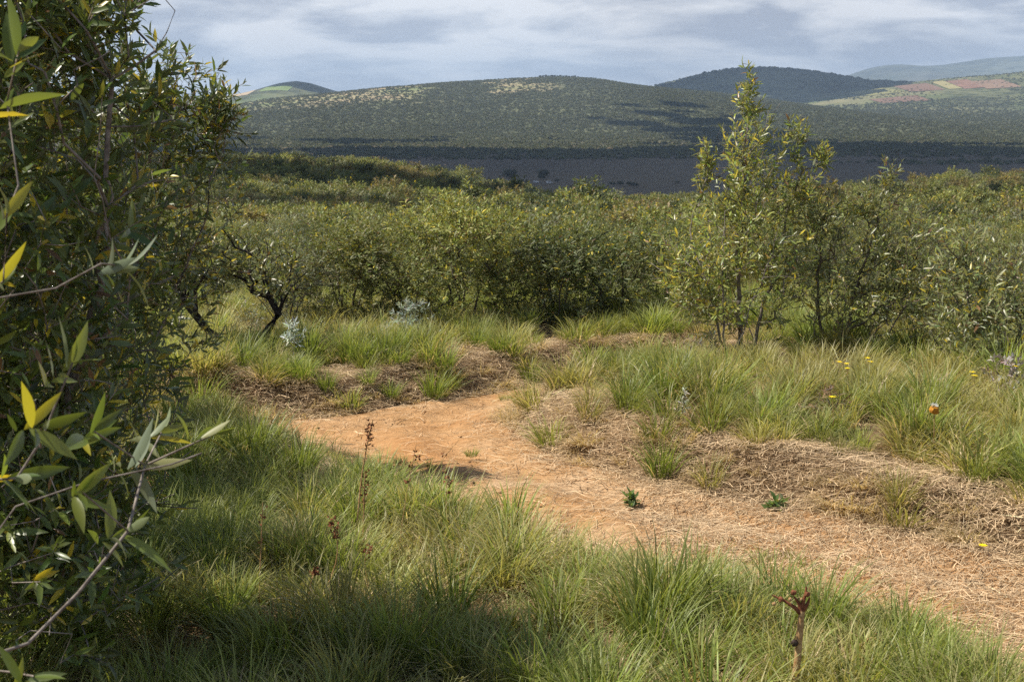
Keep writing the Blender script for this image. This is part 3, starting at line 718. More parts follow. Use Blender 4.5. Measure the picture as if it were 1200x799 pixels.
# all the bushes on the slope, nearest ones as things, the rest as one mass
rng = np.random.default_rng(21)
pts = []
yy = 19.5
while yy < 330:
    sp_ = 1.75 + 0.006 * yy
    hw = 0.43 * yy + 9
    xs_ = np.arange(-hw, hw, sp_); n = len(xs_)
    pts.append(np.stack([xs_ + rng.normal(size=n) * .45 * sp_, yy + rng.normal(size=n) * .4 * sp_], -1))
    yy += sp_ * 0.92
pts = np.concatenate(pts)
rp = np.array(ROWPOS)
dmin = np.min(np.hypot(pts[:, None, 0] - rp[None, :, 0], pts[:, None, 1] - rp[None, :, 1]), 1)
uu = CX + pts[:, 0] / np.maximum(pts[:, 1], 1) * FPX
ok = (dmin > 1.0) & (pts[:, 1] > 19.3) & ~((track_sd(pts[:, 0], pts[:, 1]) < 1.1)) & ~((uu > 730) & (uu < 830) & (pts[:, 1] < 24.5)) & ~((uu > 830) & (pts[:, 1] < 20.5))
pts = pts[ok]; pts = pts[np.argsort(pts[:, 1])]
pz = gz(pts[:, 0], pts[:, 1])
patch = fbm(pts[:, 0] / 14, pts[:, 1] / 14, 3, 51); patch2 = fbm(pts[:, 0] / 30, pts[:, 1] / 30, 2, 52)
var = np.where(patch > .13, 1, np.where(patch < -.05, 4, 0)); var = np.where(patch2 > .19, 2, var)
rr = rng.random(len(pts)); var = np.where(rr < .10, 3, np.where(rr > .92, 1, np.where((rr > .88), 2, var)))
size = (0.52 + 0.32 * rng.random(len(pts))) * (1 + .12 * sstep(25, 80, pts[:, 1]) + .35 * sstep(60, 180, pts[:, 1])) * np.exp(.16 * rng.normal(size=len(pts))) * (1 + 0.5 * fbm(pts[:, 0] / 9, pts[:, 1] / 9, 2, 53))
uu = CX + pts[:, 0] / pts[:, 1] * FPX
capz = CAM_H - pts[:, 1] * (np.interp(pts[:, 1], [20, 35, 60, 120, 200], [262, 256, 248, 232, 180]) - HORIZON) / FPX - pz
size = size * np.exp(.14 * rng.normal(size=len(pts)))
size = np.minimum(size, np.maximum(capz, .7) / 2.3)
inview = (uu > 180) & (uu < 1260)
near = np.where(inview)[0][:290]
GB = {0: 'olive green scrub bush on the slope beyond the track', 1: 'yellow green scrub bush on the slope beyond the track', 2: 'brownish scrub bush on the slope beyond the track',
      3: 'greyish scrub bush on the slope beyond the track', 4: 'dark green scrub bush on the slope beyond the track'}
SHORT = {335: 'the pale grey green bush', 408: 'the bright leafy bush', 478: 'the silvery low shrub', 545: 'the tallest bush of the row', 598: 'the small upright bush', 650: 'the dark olive bush', 715: 'the end of the track', 775: 'the end of the track'}
MIDP_BROWN = scrub_proto(105, 650, 12, .075, .30, BROWNISH)
MIDSEL = {0: MIDP[0], 1: MIDP[1], 2: MIDP_BROWN, 3: MIDP[2], 4: MIDP[4]}
for i in near:
    s = size[i]
    lm = ROW[int(np.argmin(np.abs(np.array([r0_[0] for r0_ in ROW]) - uu[i])))]
    band = 'just behind' if pts[i, 1] < 24 else ('a few rows beyond' if pts[i, 1] < 34 else 'far down the slope beyond')
    tgt = 'the tallest shrub' if 820 < uu[i] < 940 else ('the arching shrub' if 940 <= uu[i] < 1080 else ('the silvery tipped shrub' if uu[i] >= 1080 else ('the crooked trunk' if uu[i] < 300 else SHORT[lm[0]])))
    kd = GB[int(var[i])].split(' on the')[0]; sw_ = 'large ' if s > .78 else ('small ' if s < .62 else '')
    GL = '%s%s %s %s' % (sw_, kd, band, tgt)
    bush(MIDSEL[int(var[i])], (pts[i, 0], pts[i, 1], pz[i] - .05), rng.random() * 6.28, (s * 1.35, s * 1.35, s * (.9 + .2 * rng.random())), GL, GL.replace(' bush ', ' bushes '))

def proto_collection(name, meshes):
    c = bpy.data.collections.new(name)
    for k, ms in enumerate(meshes):
        o = bpy.data.objects.new('%s_%02d' % (name, k), ms); c.objects.link(o)
    return c
def scatter(name, label, P, rot, scl, vi, coll, cat=None):
    """one object of countless plants: instances of a collection's meshes on points"""
    m = bpy.data.meshes.new(name); m.vertices.add(len(P)); m.vertices.foreach_set('co', np.ascontiguousarray(P, np.float32).ravel())
    for nm, ty, arr, key in (('rot', 'FLOAT_VECTOR', rot, 'vector'), ('scl', 'FLOAT_VECTOR', scl, 'vector'), ('vi', 'INT', vi, 'value')):
        a = m.attributes.new(nm, ty, 'POINT'); a.data.foreach_set(key, np.ascontiguousarray(arr, np.int32 if ty == 'INT' else np.float32).ravel())
    o = obj(name, m); tag(o, label, cat or name, kind='stuff')
    nt = bpy.data.node_groups.new(name + '_scatter', 'GeometryNodeTree')
    nt.interface.new_socket('Geometry', in_out='INPUT', socket_type='NodeSocketGeometry'); nt.interface.new_socket('Geometry', in_out='OUTPUT', socket_type='NodeSocketGeometry')
    gi, go = nt.nodes.new('NodeGroupInput'), nt.nodes.new('NodeGroupOutput')
    ci = nt.nodes.new('GeometryNodeCollectionInfo'); ci.inputs['Collection'].default_value = coll; ci.inputs['Separate Children'].default_value = True; ci.inputs['Reset Children'].default_value = True
    ip = nt.nodes.new('GeometryNodeInstanceOnPoints'); ip.inputs['Pick Instance'].default_value = True
    def na(n, t):
        x = nt.nodes.new('GeometryNodeInputNamedAttribute'); x.data_type = t; x.inputs['Name'].default_value = n; return x.outputs['Attribute']
    er = nt.nodes.new('FunctionNodeEulerToRotation')
    nt.links.new(na('rot', 'FLOAT_VECTOR'), er.inputs[0]); nt.links.new(er.outputs[0], ip.inputs['Rotation'])
    nt.links.new(na('scl', 'FLOAT_VECTOR'), ip.inputs['Scale']); nt.links.new(na('vi', 'INT'), ip.inputs['Instance Index'])
    nt.links.new(gi.outputs[0], ip.inputs['Points']); nt.links.new(ci.outputs[0], ip.inputs['Instance']); nt.links.new(ip.outputs[0], go.inputs[0])
    md = o.modifiers.new('scatter', 'NODES'); md.node_group = nt
    return o
far = np.ones(len(pts), bool); far[near] = False
fp = np.where(far)[0]
rot = np.zeros((len(fp), 3)); rot[:, 2] = rng.random(len(fp)) * 6.28
s3 = np.stack([size[fp] * 1.4, size[fp] * 1.4, size[fp] * 1.1], -1); s3[:, 2] *= .85 + .3 * rng.random(len(fp))
FARC = proto_collection('scrub_kind', [p[1] for p in FARP])
scatter('scrub', 'dense olive scrub covering the slope down to the valley', np.stack([pts[fp, 0], pts[fp, 1], pz[fp] - .05], -1), rot, s3, var[fp], FARC)

# ------------------------------------------------------------------ valley trees, vehicles, far scrub
def tree_proto(seed, w, h, n=300, flat=.55):
    rng = np.random.default_rng(seed)
    spec = [(np.array([0, 0, h * .6]), np.array([w * .42, w * .42, h * .36]), 1.0)]
    for k in range(6):
        a = rng.random() * 6.28; spec.append((np.array([w * .28 * math.cos(a), w * .28 * math.sin(a), h * (.42 + .38 * rng.random())]), np.array([w * .24, w * .24, h * .18]), .3))
    tips, C, d = ellipsoid_tips(spec, n, rng, 3.0)
    st = [[np.array([0, 0, -.5]), np.array([.2, 0, h * .25]), np.array([-.3, .2, h * .5])], [np.array([0, 0, h * .2]), np.array([w * .2, 0, h * .5])], [np.array([0, 0, h * .2]), np.array([-w * .2, .1, h * .5])]]
    P, PAR, cnt, main, ax = grow(st, tips, rng, seg=1.0)
    V, F = tubes(P, PAR, cnt, main, .035, .42, 4, rmin=.05)
    B, D, Nn, Ln = leaf_frames(tips, unit(d + [0, 0, .4]), rng, 9, 1.0, .75)
    return mesh('trunk', V, [F], None, M_DARKBARK, True), leaf_mesh('crown', B, D, Nn, Ln, .55, LEAF_LO, leaf_cols(len(Ln), rng, (0.028, 0.036, 0.014), .0, .02), M_SCRUB, rng=rng)
TP = [tree_proto(301, 15, 12.5), tree_proto(302, 11, 12), tree_proto(303, 9, 5, 160)]
def valley(px, py):
    for d in np.arange(500, 2400, 4.0):
        x = (px - CX) / FPX * d; z = float(gz(np.array([x]), np.array([d]))[0])
        if HORIZON + (CAM_H - z) / d * FPX < py: break
    return np.array([x, d, z])
def vtree(pr, px, py, s, label, group=None, name='tree'):
    t = thing(name, label, name, valley(px, py), group); t.scale = (s, s, s); t.rotation_euler = (0, 0, px)
    obj('trunk', pr[0], t); obj('crown', pr[1], t)
vtree(TP[0], 597, 212, 1.0, 'broad spreading tree standing alone on the valley plain')
vtree(TP[1], 637, 213, 1.0, 'rounded tree with white vehicles parked beside it on the plain')
for px, py, s in ((652, 212, .55), (556, 213, .9), (575, 213, .7), (717, 216, .65), (726, 216, .8), (737, 216, .7), (743, 218, .8), (793, 214, .5)):
    vtree(TP[2], px, py, s, 'low dark bush dotted on the shaded valley plain', 'low bushes on the valley plain', 'bush')
M_WHITE = noise_mat('white_paint', (0.72, 0.72, 0.72), (0.8, 0.8, 0.8), 3, rough=.35, spec=.5)
M_GLASSY = noise_mat('dark_glass', (0.02, 0.025, 0.03), (0.03, 0.035, 0.04), 3, rough=.1, spec=.5)
M_TYRE = noise_mat('tyre', (0.02, 0.02, 0.02), (0.03, 0.03, 0.03), 5)
def prism(outline, w, mat, name):
    """side outline (x, z) extruded across y"""
    o_ = np.array(outline, float); n = len(o_)
    V = np.concatenate([np.stack([o_[:, 0], np.full(n, -w / 2), o_[:, 1]], -1), np.stack([o_[:, 0], np.full(n, w / 2), o_[:, 1]], -1)])
    i = np.arange(n); j = (i + 1) % n
    m = bpy.data.meshes.new(name); m.from_pydata(V.tolist(), [], [list(range(n)), list(range(2 * n - 1, n - 1, -1))] + [[a, a + n, b_ + n, b_] for a, b_ in zip(i, j)]); m.materials.append(mat); m.update(); return m
def vehicle(px, py, label, rz):
    t = thing('parked_car', label, 'car', valley(px, py)); t.rotation_euler = (0, 0, rz)
    obj('body', prism([(-2.3, .45), (2.3, .45), (2.35, 1.0), (1.2, 1.1), (.7, 1.85), (-2.2, 1.9), (-2.35, 1.1)], 1.8, M_WHITE, 'body'), t)
    obj('window', prism([(1.0, 1.15), (.65, 1.7), (-2.0, 1.75), (-2.1, 1.15)], 1.83, M_GLASSY, 'window'), t)
    a = np.linspace(0, 2 * math.pi, 13)[:-1]
    wm = prism([(.38 * math.cos(q_), .38 * math.sin(q_)) for q_ in a], .25, M_TYRE, 'wheel')
    for sx in (-1.45, 1.45):
        for sy in (-.82, .82):
            w_ = obj('wheel', wm, t); w_.location = (sx, sy, .38)
vehicle(628, 213, 'white vehicle parked in the open beside the rounded tree', 0.1)
vehicle(644, 213.4, 'white vehicle half tucked under the rounded tree', 0.4)

# tree line on the crest of the broad hill
for k, px in enumerate(np.concatenate([np.linspace(632, 672, 13), np.linspace(676, 716, 9)])):
    d_ = 3960; x = (px - CX) / FPX * d_; z = float(zf_center(np.array([x]), np.array([d_]))[0])
    t = thing('tree', 'tiny dark tree in the line along the crest of the broad hill', 'tree', (x, d_, z - 1), 'trees along the hill crest')
    s = .8 + .35 * random.random() if k < 13 else .55 + .2 * random.random()
    t.scale = (s, s, s * .8); obj('trunk', TP[1][0], t); obj('crown', TP[1][1], t)

# scrub dots over the far hills and plain
def low_clump(seed, col):
    rng = np.random.default_rng(seed)
    d = unit(rng.normal(size=(70, 3))); d[:, 2] = np.abs(d[:, 2])
    return leaf_mesh('scrub_clump', d * [1.6, 1.6, 1.5], unit(d * .5 + rng.normal(size=d.shape) * .6 + [0, 0, .3]), unit(d + rng.normal(size=d.shape) * .3), np.full(70, 1.4), .8, LEAF_LO, leaf_cols(70, rng, col, 0, 0), M_SCRUB, rng=rng)
CLC = proto_collection('far_scrub_kind', [low_clump(400, (0.075, 0.087, 0.042)), low_clump(401, (0.09, 0.098, 0.045)), low_clump(402, (0.10, 0.10, 0.052))])
rng = np.random.default_rng(77)
def far_scrub(name, label, zf, pxr, yr, n, dens, smin=1.0, smax=2.4):
    y = yr[0] + (yr[1] - yr[0]) * rng.random(n); px = pxr[0] + (pxr[1] - pxr[0]) * rng.random(n); x = (px - CX) / FPX * y
    k = rng.random(n) < dens(x, y); x, y = x[k], y[k]; z = zf(x, y)
    s = smin + (smax - smin) * rng.random(len(x)) ** 2
    rot = np.zeros((len(x), 3)); rot[:, 2] = rng.random(len(x)) * 6.28
    scatter(name, label, np.stack([x, y, z - .3], -1), rot, np.stack([s * 1.2, s * 1.2, s], -1), rng.integers(0, 3, len(x)), CLC, 'scrub')
far_scrub('scrub', 'dotted dark scrub over the broad hill', lambda x, y: np.maximum(zf_center(x, y), gz(x, y, np.full(x.shape, 5.0))), (200, 1120), (2360, 4000), 70000, lambda x, y: sstep(1110, 930, CX + x / y * FPX + 260 * fbm(x / 300, y / 300, 3, 86)) * np.clip(.6 + 1.3 * fbm(x / 160, y / 160, 3, 81) - 1.1 * dry_center(x, y, 0), .02, 1), .55, 1.5)
far_scrub('scrub', 'dotted scrub over the plain in front of the hills', lambda x, y: np.maximum(np.maximum(gz(x, y, np.full(x.shape, 5.0)), np.where((y > 2350), zf_center(x, y), -999)), np.where(y > 3900, zf_field(x, y), -999)), (180, 1260), (1250, 4300), 80000,
          lambda x, y: np.clip(sstep(1500, 1800, y + 500 * fbm(x / 500, y / 120, 3, 83)) * (.75 + 1.0 * fbm(x / 260, y / 260, 3, 82)) - .3 * sstep(3300, 4000, y + 900 * fbm(x / 400, y / 400, 3, 87)), 0, 1), .6, 1.7)
far_scrub('scrub', 'dotted scrub over the ploughed hill', zf_field, (860, 1260), (3900, 5100), 14000, lambda x, y: np.clip(.12 + .5 * sstep(4350, 4100, y) + 1.2 * fbm(x / 200, y / 200, 3, 84), 0, .9), .6, 1.8)
far_scrub('scrub', 'dark woodland dots over the long dark hill', zf_dark, (700, 1180), (4720, 6000), 9000, lambda x, y: np.clip(.3 + 2 * fbm(x / 200, y / 200, 3, 85), 0, 1), 1.5, 3.5)

# ------------------------------------------------------------------ grass
def tussock(seed, n, h, spread, green, tipc, dryf, width=.0085, base_r=.10, droop=.85):
    rng = np.random.default_rng(seed)
    k = 5
    a = rng.random(n) * 6.283; r = base_r * np.sqrt(rng.random(n))
    B = np.stack([r * np.cos(a), r * np.sin(a), np.full(n, -.02)], -1)
    dry = rng.random(n) < dryf
    ln = h * (.55 + .55 * rng.random(n)) * np.where(dry, .85, 1)
    a2 = a + rng.normal(size=n) * .7
    tilt = np.abs(spread * (rng.random(n) ** .8)) + np.where(dry, .35, 0)
    dr = droop * (.4 + rng.random(n)) * np.where(dry, 1.5, 1)
    pts_ = [B]; th = tilt.copy(); p = B.copy()
    for s in range(k - 1):
        d = np.stack([np.sin(th) * np.cos(a2), np.sin(th) * np.sin(a2), np.cos(th)], -1)
        p = p + d * (ln / (k - 1))[:, None]; p[:, 2] = np.maximum(p[:, 2], .01 + .02 * rng.random(n)); pts_.append(p.copy()); th = th + dr * .26 * (s + 1) * .6
    pts_ = np.stack(pts_, 1)
    wv = np.stack([-np.sin(a2 + rng.normal(size=n) * .6), np.cos(a2 + rng.normal(size=n) * .6), np.zeros(n)], -1)
    wd = width * (.7 + .6 * rng.random(n))
    wp = np.array([.8, 1.0, .85, .55])
    Lf = pts_[:, :4] - wv[:, None] * (wd[:, None] * wp)[..., None] / 2; Rt = pts_[:, :4] + wv[:, None] * (wd[:, None] * wp)[..., None] / 2
    V = np.concatenate([np.stack([Lf, Rt], 2).reshape(n, 8, 3), pts_[:, 4:5]], 1)
    o = (np.arange(n) * 9)[:, None]
    Q = np.stack([np.concatenate([o + 2 * s, o + 2 * s + 1, o + 2 * s + 3, o + 2 * s + 2], 1) for s in range(3)], 1).reshape(-1, 4)
    T = np.concatenate([o + 6, o + 7, o + 8], 1)
    g = np.array(green) * (1 + .28 * rng.normal(size=(n, 1))); tp = np.array(tipc) * (1 + .2 * rng.normal(size=(n, 1)))
    st = np.array([.44, .34, .195]) * (1 + .25 * rng.normal(size=(n, 1)))
    sh = np.array([0, 0, .25, .25, .5, .5, .75, .75, 1.0])
    basec = np.array([.22, .20, .09])
    c = basec * (1 - sstep(0, .3, sh))[None, :, None] + g[:, None] * (sstep(0, .3, sh) * (1 - sstep(.55, 1.0, sh)))[None, :, None] + tp[:, None] * sstep(.55, 1.0, sh)[None, :, None]
    c = np.where(dry[:, None, None], st[:, None], c)
    return mesh('grass_tussock', V.reshape(-1, 3), [Q, T], np.clip(c, .01, .9).reshape(-1, 3), M_GRASS)
G1, G2, G3 = (0.14, 0.19, 0.034), (0.18, 0.21, 0.044), (0.24, 0.23, 0.07)
T1, T2 = (0.29, 0.30, 0.105), (0.38, 0.345, 0.16)
TUS = [tussock(501, 190, .52, .62, G1, T1, .10), tussock(502, 170, .46, .75, G2, T1, .14), tussock(503, 180, .50, .6, G1, T1, .08), tussock(504, 160, .40, .85, G2, T2, .18),
       tussock(505, 160, .48, .75, G3, T2, .28), tussock(506, 150, .43, .95, G3, T2, .40), tussock(507, 170, .40, 1.15, (.32, .26, .13), (.46, .37, .21), .75, width=.006, droop=1.4), tussock(508, 160, .34, 1.3, (.34, .26, .14), (.46, .35, .2), .9, width=.006, droop=1.6),
       tussock(509, 90, .22, 1.0, G2, T1, .1, base_r=.1), tussock(510, 80, .20, 1.1, G3, T2, .3, base_r=.12)]
NAMES = {0: 'green', 1: 'green', 2: 'green', 3: 'green', 4: 'yellowing', 5: 'yellowing', 6: 'dry straw', 7: 'dry straw', 8: 'short green', 9: 'short yellowing'}
rng = np.random.default_rng(31)
gp = []
for (y0, y1, dens) in ((4.6, 9.0, 34), (9.0, 14, 18), (14, 22, 15), (22, 30, 3)):
    hw = .40 * y1 + 1.2; n = int(2 * hw * (y1 - y0) * dens)
    gp.append(np.stack([(rng.random(n) * 2 - 1) * hw, y0 + (y1 - y0) * rng.random(n)], -1))
gp = np.concatenate(gp); gp = gp[np.abs(gp[:, 0]) < .40 * gp[:, 1] + 1.3]
sd = track_sd(gp[:, 0], gp[:, 1])
clump = fbm(gp[:, 0] * 1.3, gp[:, 1] * 1.3, 3, 91); tonef = fbm(gp[:, 0] * .55, gp[:, 1] * .55, 3, 92)
u_ = CX + gp[:, 0] / gp[:, 1] * FPX
# which bank: foreground bank lies below the track
front = gp[:, 1] < np.interp(gp[:, 0], TRACK[:13, 0][::-1], TRACK[:13, 1][::-1])
far_bank = ~front
edge = sd < np.where(front, .16, np.where(gp[:, 0] < .3, .30, .62)) + .5 * (rng.random(len(gp)) - .3) * np.where(front, .3, 1)
ok = (sd > .02) & ((clump > -.13) | front | (gp[:, 0] < .3) | (rng.random(len(gp)) < .45))
vi = rng.integers(0, 4, len(gp))
p_y = np.clip(.38 + 1.7 * tonef + np.where(far_bank & (u_ > 820), .30, 0), 0, .9)
vi = np.where(rng.random(len(gp)) < p_y, rng.integers(4, 6, len(gp)), vi)
vi = np.where(edge & (rng.random(len(gp)) < np.where(front, .35, .82)), rng.integers(6, 8, len(gp)), vi)
vi = np.where(rng.random(len(gp)) < .08, rng.integers(6, 8, len(gp)), vi)
sz = (.62 + .5 * rng.random(len(gp))) * (1 + .9 * np.clip(clump, -.3, .35))
sz = np.where(edge & (vi >= 6), sz * .8, sz)
sz = np.where(front, sz * np.interp(sd, [0, .25, .8], [.42, .6, .85]), sz)
# short tufts trespassing on the track
n = 900
tr = np.stack([-5 + 12 * rng.random(n), 6 + 12 * rng.random(n)], -1); ts = track_sd(tr[:, 0], tr[:, 1])
tk = (ts < 0) & (fbm(tr[:, 0] * 1.1, tr[:, 1] * 1.1, 3, 95) > .13) & (rng.random(n) < .8)
gp = np.concatenate([gp[ok], tr[tk]]); vi = np.concatenate([vi[ok], rng.integers(8, 10, tk.sum())]); sz = np.concatenate([sz[ok], .35 + .3 * rng.random(tk.sum())]); front = np.concatenate([front[ok], np.zeros(tk.sum(), bool)])
sdd = track_sd(gp[:, 0], gp[:, 1]); gpz = gz(gp[:, 0], gp[:, 1], sdd)
order = np.argsort(-(sz / gp[:, 1])); u_ = CX + gp[:, 0] / gp[:, 1] * FPX
vr = HORIZON + (CAM_H - gpz) / gp[:, 1] * FPX
vis = (u_ > 60) & (u_ < 1200) & (vr < 815)
sel = [i for i in order if vis[i]][:290]
mask = np.ones(len(gp), bool); mask[sel] = False
tilt = rng.normal(size=(len(gp), 2)) * .12; rz = rng.random(len(gp)) * 6.283
MARKS = [((346, 460), 'the white leaved herb'), ((480, 440), 'the silvery low shrub'), ((294, 452), 'the crooked trunk'), ((868, 460), 'the tallest shrub'), ((1165, 480), 'the silvery tipped shrub'), ((1000, 470), 'the arching shrub'),
         ((1090, 575), 'the dried orange flower head'), ((800, 545), 'the drying white leaved herb'), ((650, 490), 'the inner bend of the track'), ((930, 790), 'the thick dry stalk'), ((440, 590), 'the dark leaning seed stalk'),
         ((372, 720), 'the rusty seed head stalk'), ((304, 740), 'the tall straw coloured stalk'), ((716, 740), 'the bent brown stalk'), ((200, 700), 'the dense dark shrub'), ((970, 550), 'the reddish dried heath plant'), ((560, 680), 'the sunlit grass edge of the track'), ((620, 450), 'the small upright bush')]
MXY = unproj([m[0] for m in MARKS])
for i in sel:
    nm = NAMES[int(vi[i])]
    where = 'in the grass on the near side of the track' if front[i] else ('on the worn track' if sdd[i] < .02 else 'on the bank across the track')
    o = obj('grass_tussock', TUS[vi[i]]); o.location = (gp[i, 0], gp[i, 1], gpz[i]); o.rotation_euler = (tilt[i, 0], tilt[i, 1], rz[i]); o.scale = (sz[i],) * 3
    mk = MARKS[int(np.argmin(np.hypot(MXY[:, 0] - gp[i, 0], MXY[:, 1] - gp[i, 1])))][1]
    on = 'on the worn track near' if (sdd[i] < .02) else 'growing near'
    size_w = 'large ' if sz[i] > 1.0 else ('small ' if sz[i] < .7 else '')
    tag(o, '%s%s grass tussock %s %s' % (size_w, nm, on, mk), 'grass tussock', '%s%s grass tussocks %s %s' % (size_w, nm, on, mk))
TUC = proto_collection('tussock_kind', TUS)
mi = np.where(mask)[0]
scatter('grass', 'green and straw coloured grass covering the banks beside the track', np.stack([gp[mi, 0], gp[mi, 1], gpz[mi]], -1), np.stack([tilt[mi, 0], tilt[mi, 1], rz[mi]], -1), np.repeat(sz[mi, None], 3, 1), vi[mi], TUC)

# fallen straw lying on the track and at the foot of the banks
def straw(n, seed):
    rng = np.random.default_rng(seed)
    p = np.stack([-5.5 + 12.5 * rng.random(n * 6), 5.6 + 13 * rng.random(n * 6)], -1)
    s = track_sd(p[:, 0], p[:, 1]); f = fbm(p[:, 0] * .9, p[:, 1] * .9, 4, 97)
    pr = np.clip(.16 + 1.5 * np.clip(f, 0, 1) + .75 * np.exp(-((s - .25) / .45) ** 2) + .35 * (p[:, 0] > 1.0) * (p[:, 1] < 11), 0, 1) * (s < 1.0) * np.where(s < 0, .25 + .75 * sstep(-1.2, 1.2, p[:, 0] + .25 * (11 - p[:, 1])), 1) * (np.abs(p[:, 0]) < .4 * p[:, 1] + .5)
    k = rng.random(len(p)) < pr; p, s = p[k][:n], s[k][:n]; n = len(p)
    z = gz(p[:, 0], p[:, 1], s) + .02 + .05 * rng.random(n) * sstep(-.4, .3, s)
    z += (-0.05 * np.exp(-((s + 0.55) / 0.22) ** 2) * (0.5 + vnoise(p[:, 0] * 0.7, p[:, 1] * 0.7, 44)) + 0.05 * fbm(p[:, 0] * 2.2, p[:, 1] * 2.2, 4, 40) * sstep(0, -0.4, s)) * (s < 0)
    a = rng.normal(size=n) * .9 + .2 + 2.4 * fbm(p[:, 0] * .7, p[:, 1] * .7, 2, 98); ln = .06 + .16 * rng.random(n)
    d = np.stack([np.cos(a), np.sin(a), rng.normal(size=n) * .08], -1); sd_ = np.stack([-np.sin(a), np.cos(a), rng.normal(size=n) * .3], -1)
    bow = rng.normal(size=n) * .02; w = .0035 * (.6 + .8 * rng.random(n))
    c0 = np.concatenate([p, z[:, None]], 1); V = []
    for t_ in (-.5, 0, .5):
        c = c0 + d * (ln * t_)[:, None] + sd_ * (bow * (1 - 4 * t_ * t_))[:, None]; c[:, 2] += .008 * (t_ == 0)
        V += [c - sd_ * w[:, None] / 2, c + sd_ * w[:, None] / 2]
    V = np.stack(V, 1); o = (np.arange(n) * 6)[:, None]
    Q = np.concatenate([np.concatenate([o, o + 1, o + 3, o + 2], 1), np.concatenate([o + 2, o + 3, o + 5, o + 4], 1)])
    col = np.array([.50, .375, .235]) * (1 + .3 * rng.normal(size=(n, 1))); col[rng.random(n) < .2] *= [.5, .45, .42]
    return mesh('straw', V.reshape(-1, 3), [Q], np.repeat(np.clip(col, .02, .8), 6, 0), M_STRAW)
tag(obj('straw', straw(75000, 61)), 'dry fallen straw strewn over the track and its edges', 'straw', kind='stuff')
def pebbles(n, seed):
    rng = np.random.default_rng(seed)
    p = np.stack([-5 + 12 * rng.random(n * 5), 6 + 12 * rng.random(n * 5)], -1); s = track_sd(p[:, 0], p[:, 1]); k = (s < .1) & (fbm(p[:, 0], p[:, 1], 3, 99) > -.05); p, s = p[k][:n], s[k][:n]; n = len(p)
    z = gz(p[:, 0], p[:, 1], s) + .012
    base = np.array([[1, 0, 0], [-1, 0, 0], [0, 1, 0], [0, -1, 0], [0, 0, 1], [0, 0, -1]], float)
    F = np.array([[0, 2, 4], [2, 1, 4], [1, 3, 4], [3, 0, 4], [2, 0, 5], [1, 2, 5], [3, 1, 5], [0, 3, 5]])
    r = .005 + .016 * rng.random(n) ** 4
    V = np.concatenate([p, z[:, None]], 1)[:, None] + base[None] * r[:, None, None] * (.6 + .7 * rng.random((n, 6, 1))) * [1, 1, .6]
    col = np.array([.36, .215, .11]) * (1 + .35 * rng.normal(size=(n, 1)))
    return mesh('pebbles', V.reshape(-1, 3), [((np.arange(n) * 6)[:, None, None] + F).reshape(-1, 3)], np.repeat(np.clip(col, .03, .7), 6, 0), M_STRAW)
tag(obj('pebbles', pebbles(700, 62)), 'small earth clods and pebbles lying on the sandy track', 'pebbles', kind='stuff')

# ------------------------------------------------------------------ single plants along the track
def _taper(P, ra, rb, sides):
    n = len(P); t = np.gradient(P, axis=0); t = unit(t)
    ref = np.array([1.0, .3, 0]); u = unit(np.cross(t, ref)); v = np.cross(t, u)
    a = np.arange(sides) * 2 * math.pi / sides; r = np.linspace(ra, rb, n)
    V = P[:, None] + r[:, None, None] * (np.cos(a)[None, :, None] * u[:, None] + np.sin(a)[None, :, None] * v[:, None])
    i = np.arange(n - 1)[:, None] * sides; j = np.arange(sides); F = np.stack([i + j, i + (j + 1) % sides, i + sides + (j + 1) % sides, i + sides + j], -1).reshape(-1, 4)
    return V.reshape(-1, 3), F
def herb(label, base, h, w, n, rng, length=.09, wr=.22, col=(.55, .62, .56), name='herb', mat=None, cat='herb', up=.5):
    t = thing(name, label, cat, base)
    tips = np.stack([rng.normal(size=n) * w * .35, rng.normal(size=n) * w * .35, h * (.2 + .8 * rng.random(n))], -1)
    tips[:, :2] *= (1.15 - tips[:, 2:3] / h * .85); tips[0] = [0, 0, h]
    P, PAR, cnt, main, ax = grow([[np.zeros(3), np.array([0, 0, h * .7])]], tips, rng, seg=.08)
    V, F = tubes(P, PAR, cnt, main, .0025, .4, 4); obj('stem', mesh('stem', V, [F], None, M_TWIG, True), t)
    d = unit(tips * [1, 1, 0] + [0, 0, up * .3] + 1e-6)
    B, D, Nn, Ln = leaf_frames(tips, d, rng, 9, .07, length, a0=80, a1=30)
    obj('crown', leaf_mesh('crown', B, D, Nn, Ln, wr, LEAF_HQ, leaf_cols(len(Ln), rng, col, 0, 0, .12), mat or M_SILVER, rng=rng), t)
    return t
rng = np.random.default_rng(41)
herb('white leaved herb standing in the bank grass by the crooked trunk', gpx(346, 460), .50, .36, 30, rng, .062, .19, (.42, .47, .42))
herb('silvery grey low shrub behind the bank grass', gpx(480, 437), .55, .85, 60, rng, .06, .2, (.25, .29, .23), 'shrub', None, 'shrub')
herb('smaller silvery low shrub in the bank grass', gpx(455, 440), .30, .45, 22, rng, .055, .2, (.25, .29, .23), 'shrub', None, 'shrub')
herb('pale grey leaved herb at the foot of the tallest shrub', gpx(832, 455), .42, .25, 20, rng, .06, .22, (.33, .38, .33))
herb('pale herb with drying white leaves on the bank facing the track', gpx(800, 545), .36, .2, 9, rng, .05, .2, (.36, .37, .30))
herb('broad leaved green weed sprouting at the edge of the track', gpx(738, 588), .10, .16, 10, rng, .05, .4, (.10, .16, .04), mat=M_LEAF)
herb('low green weed spreading on the bare edge of the bank', gpx(910, 600), .10, .25, 14, rng, .06, .4, (.13, .2, .05), mat=M_LEAF)
herb('greyish dead bush with faded flower heads below the silvery tipped shrub', gpx(1180, 512), .45, .8, 44, rng, .05, .4, (.34, .30, .27), 'bush', M_STRAW, 'bush')
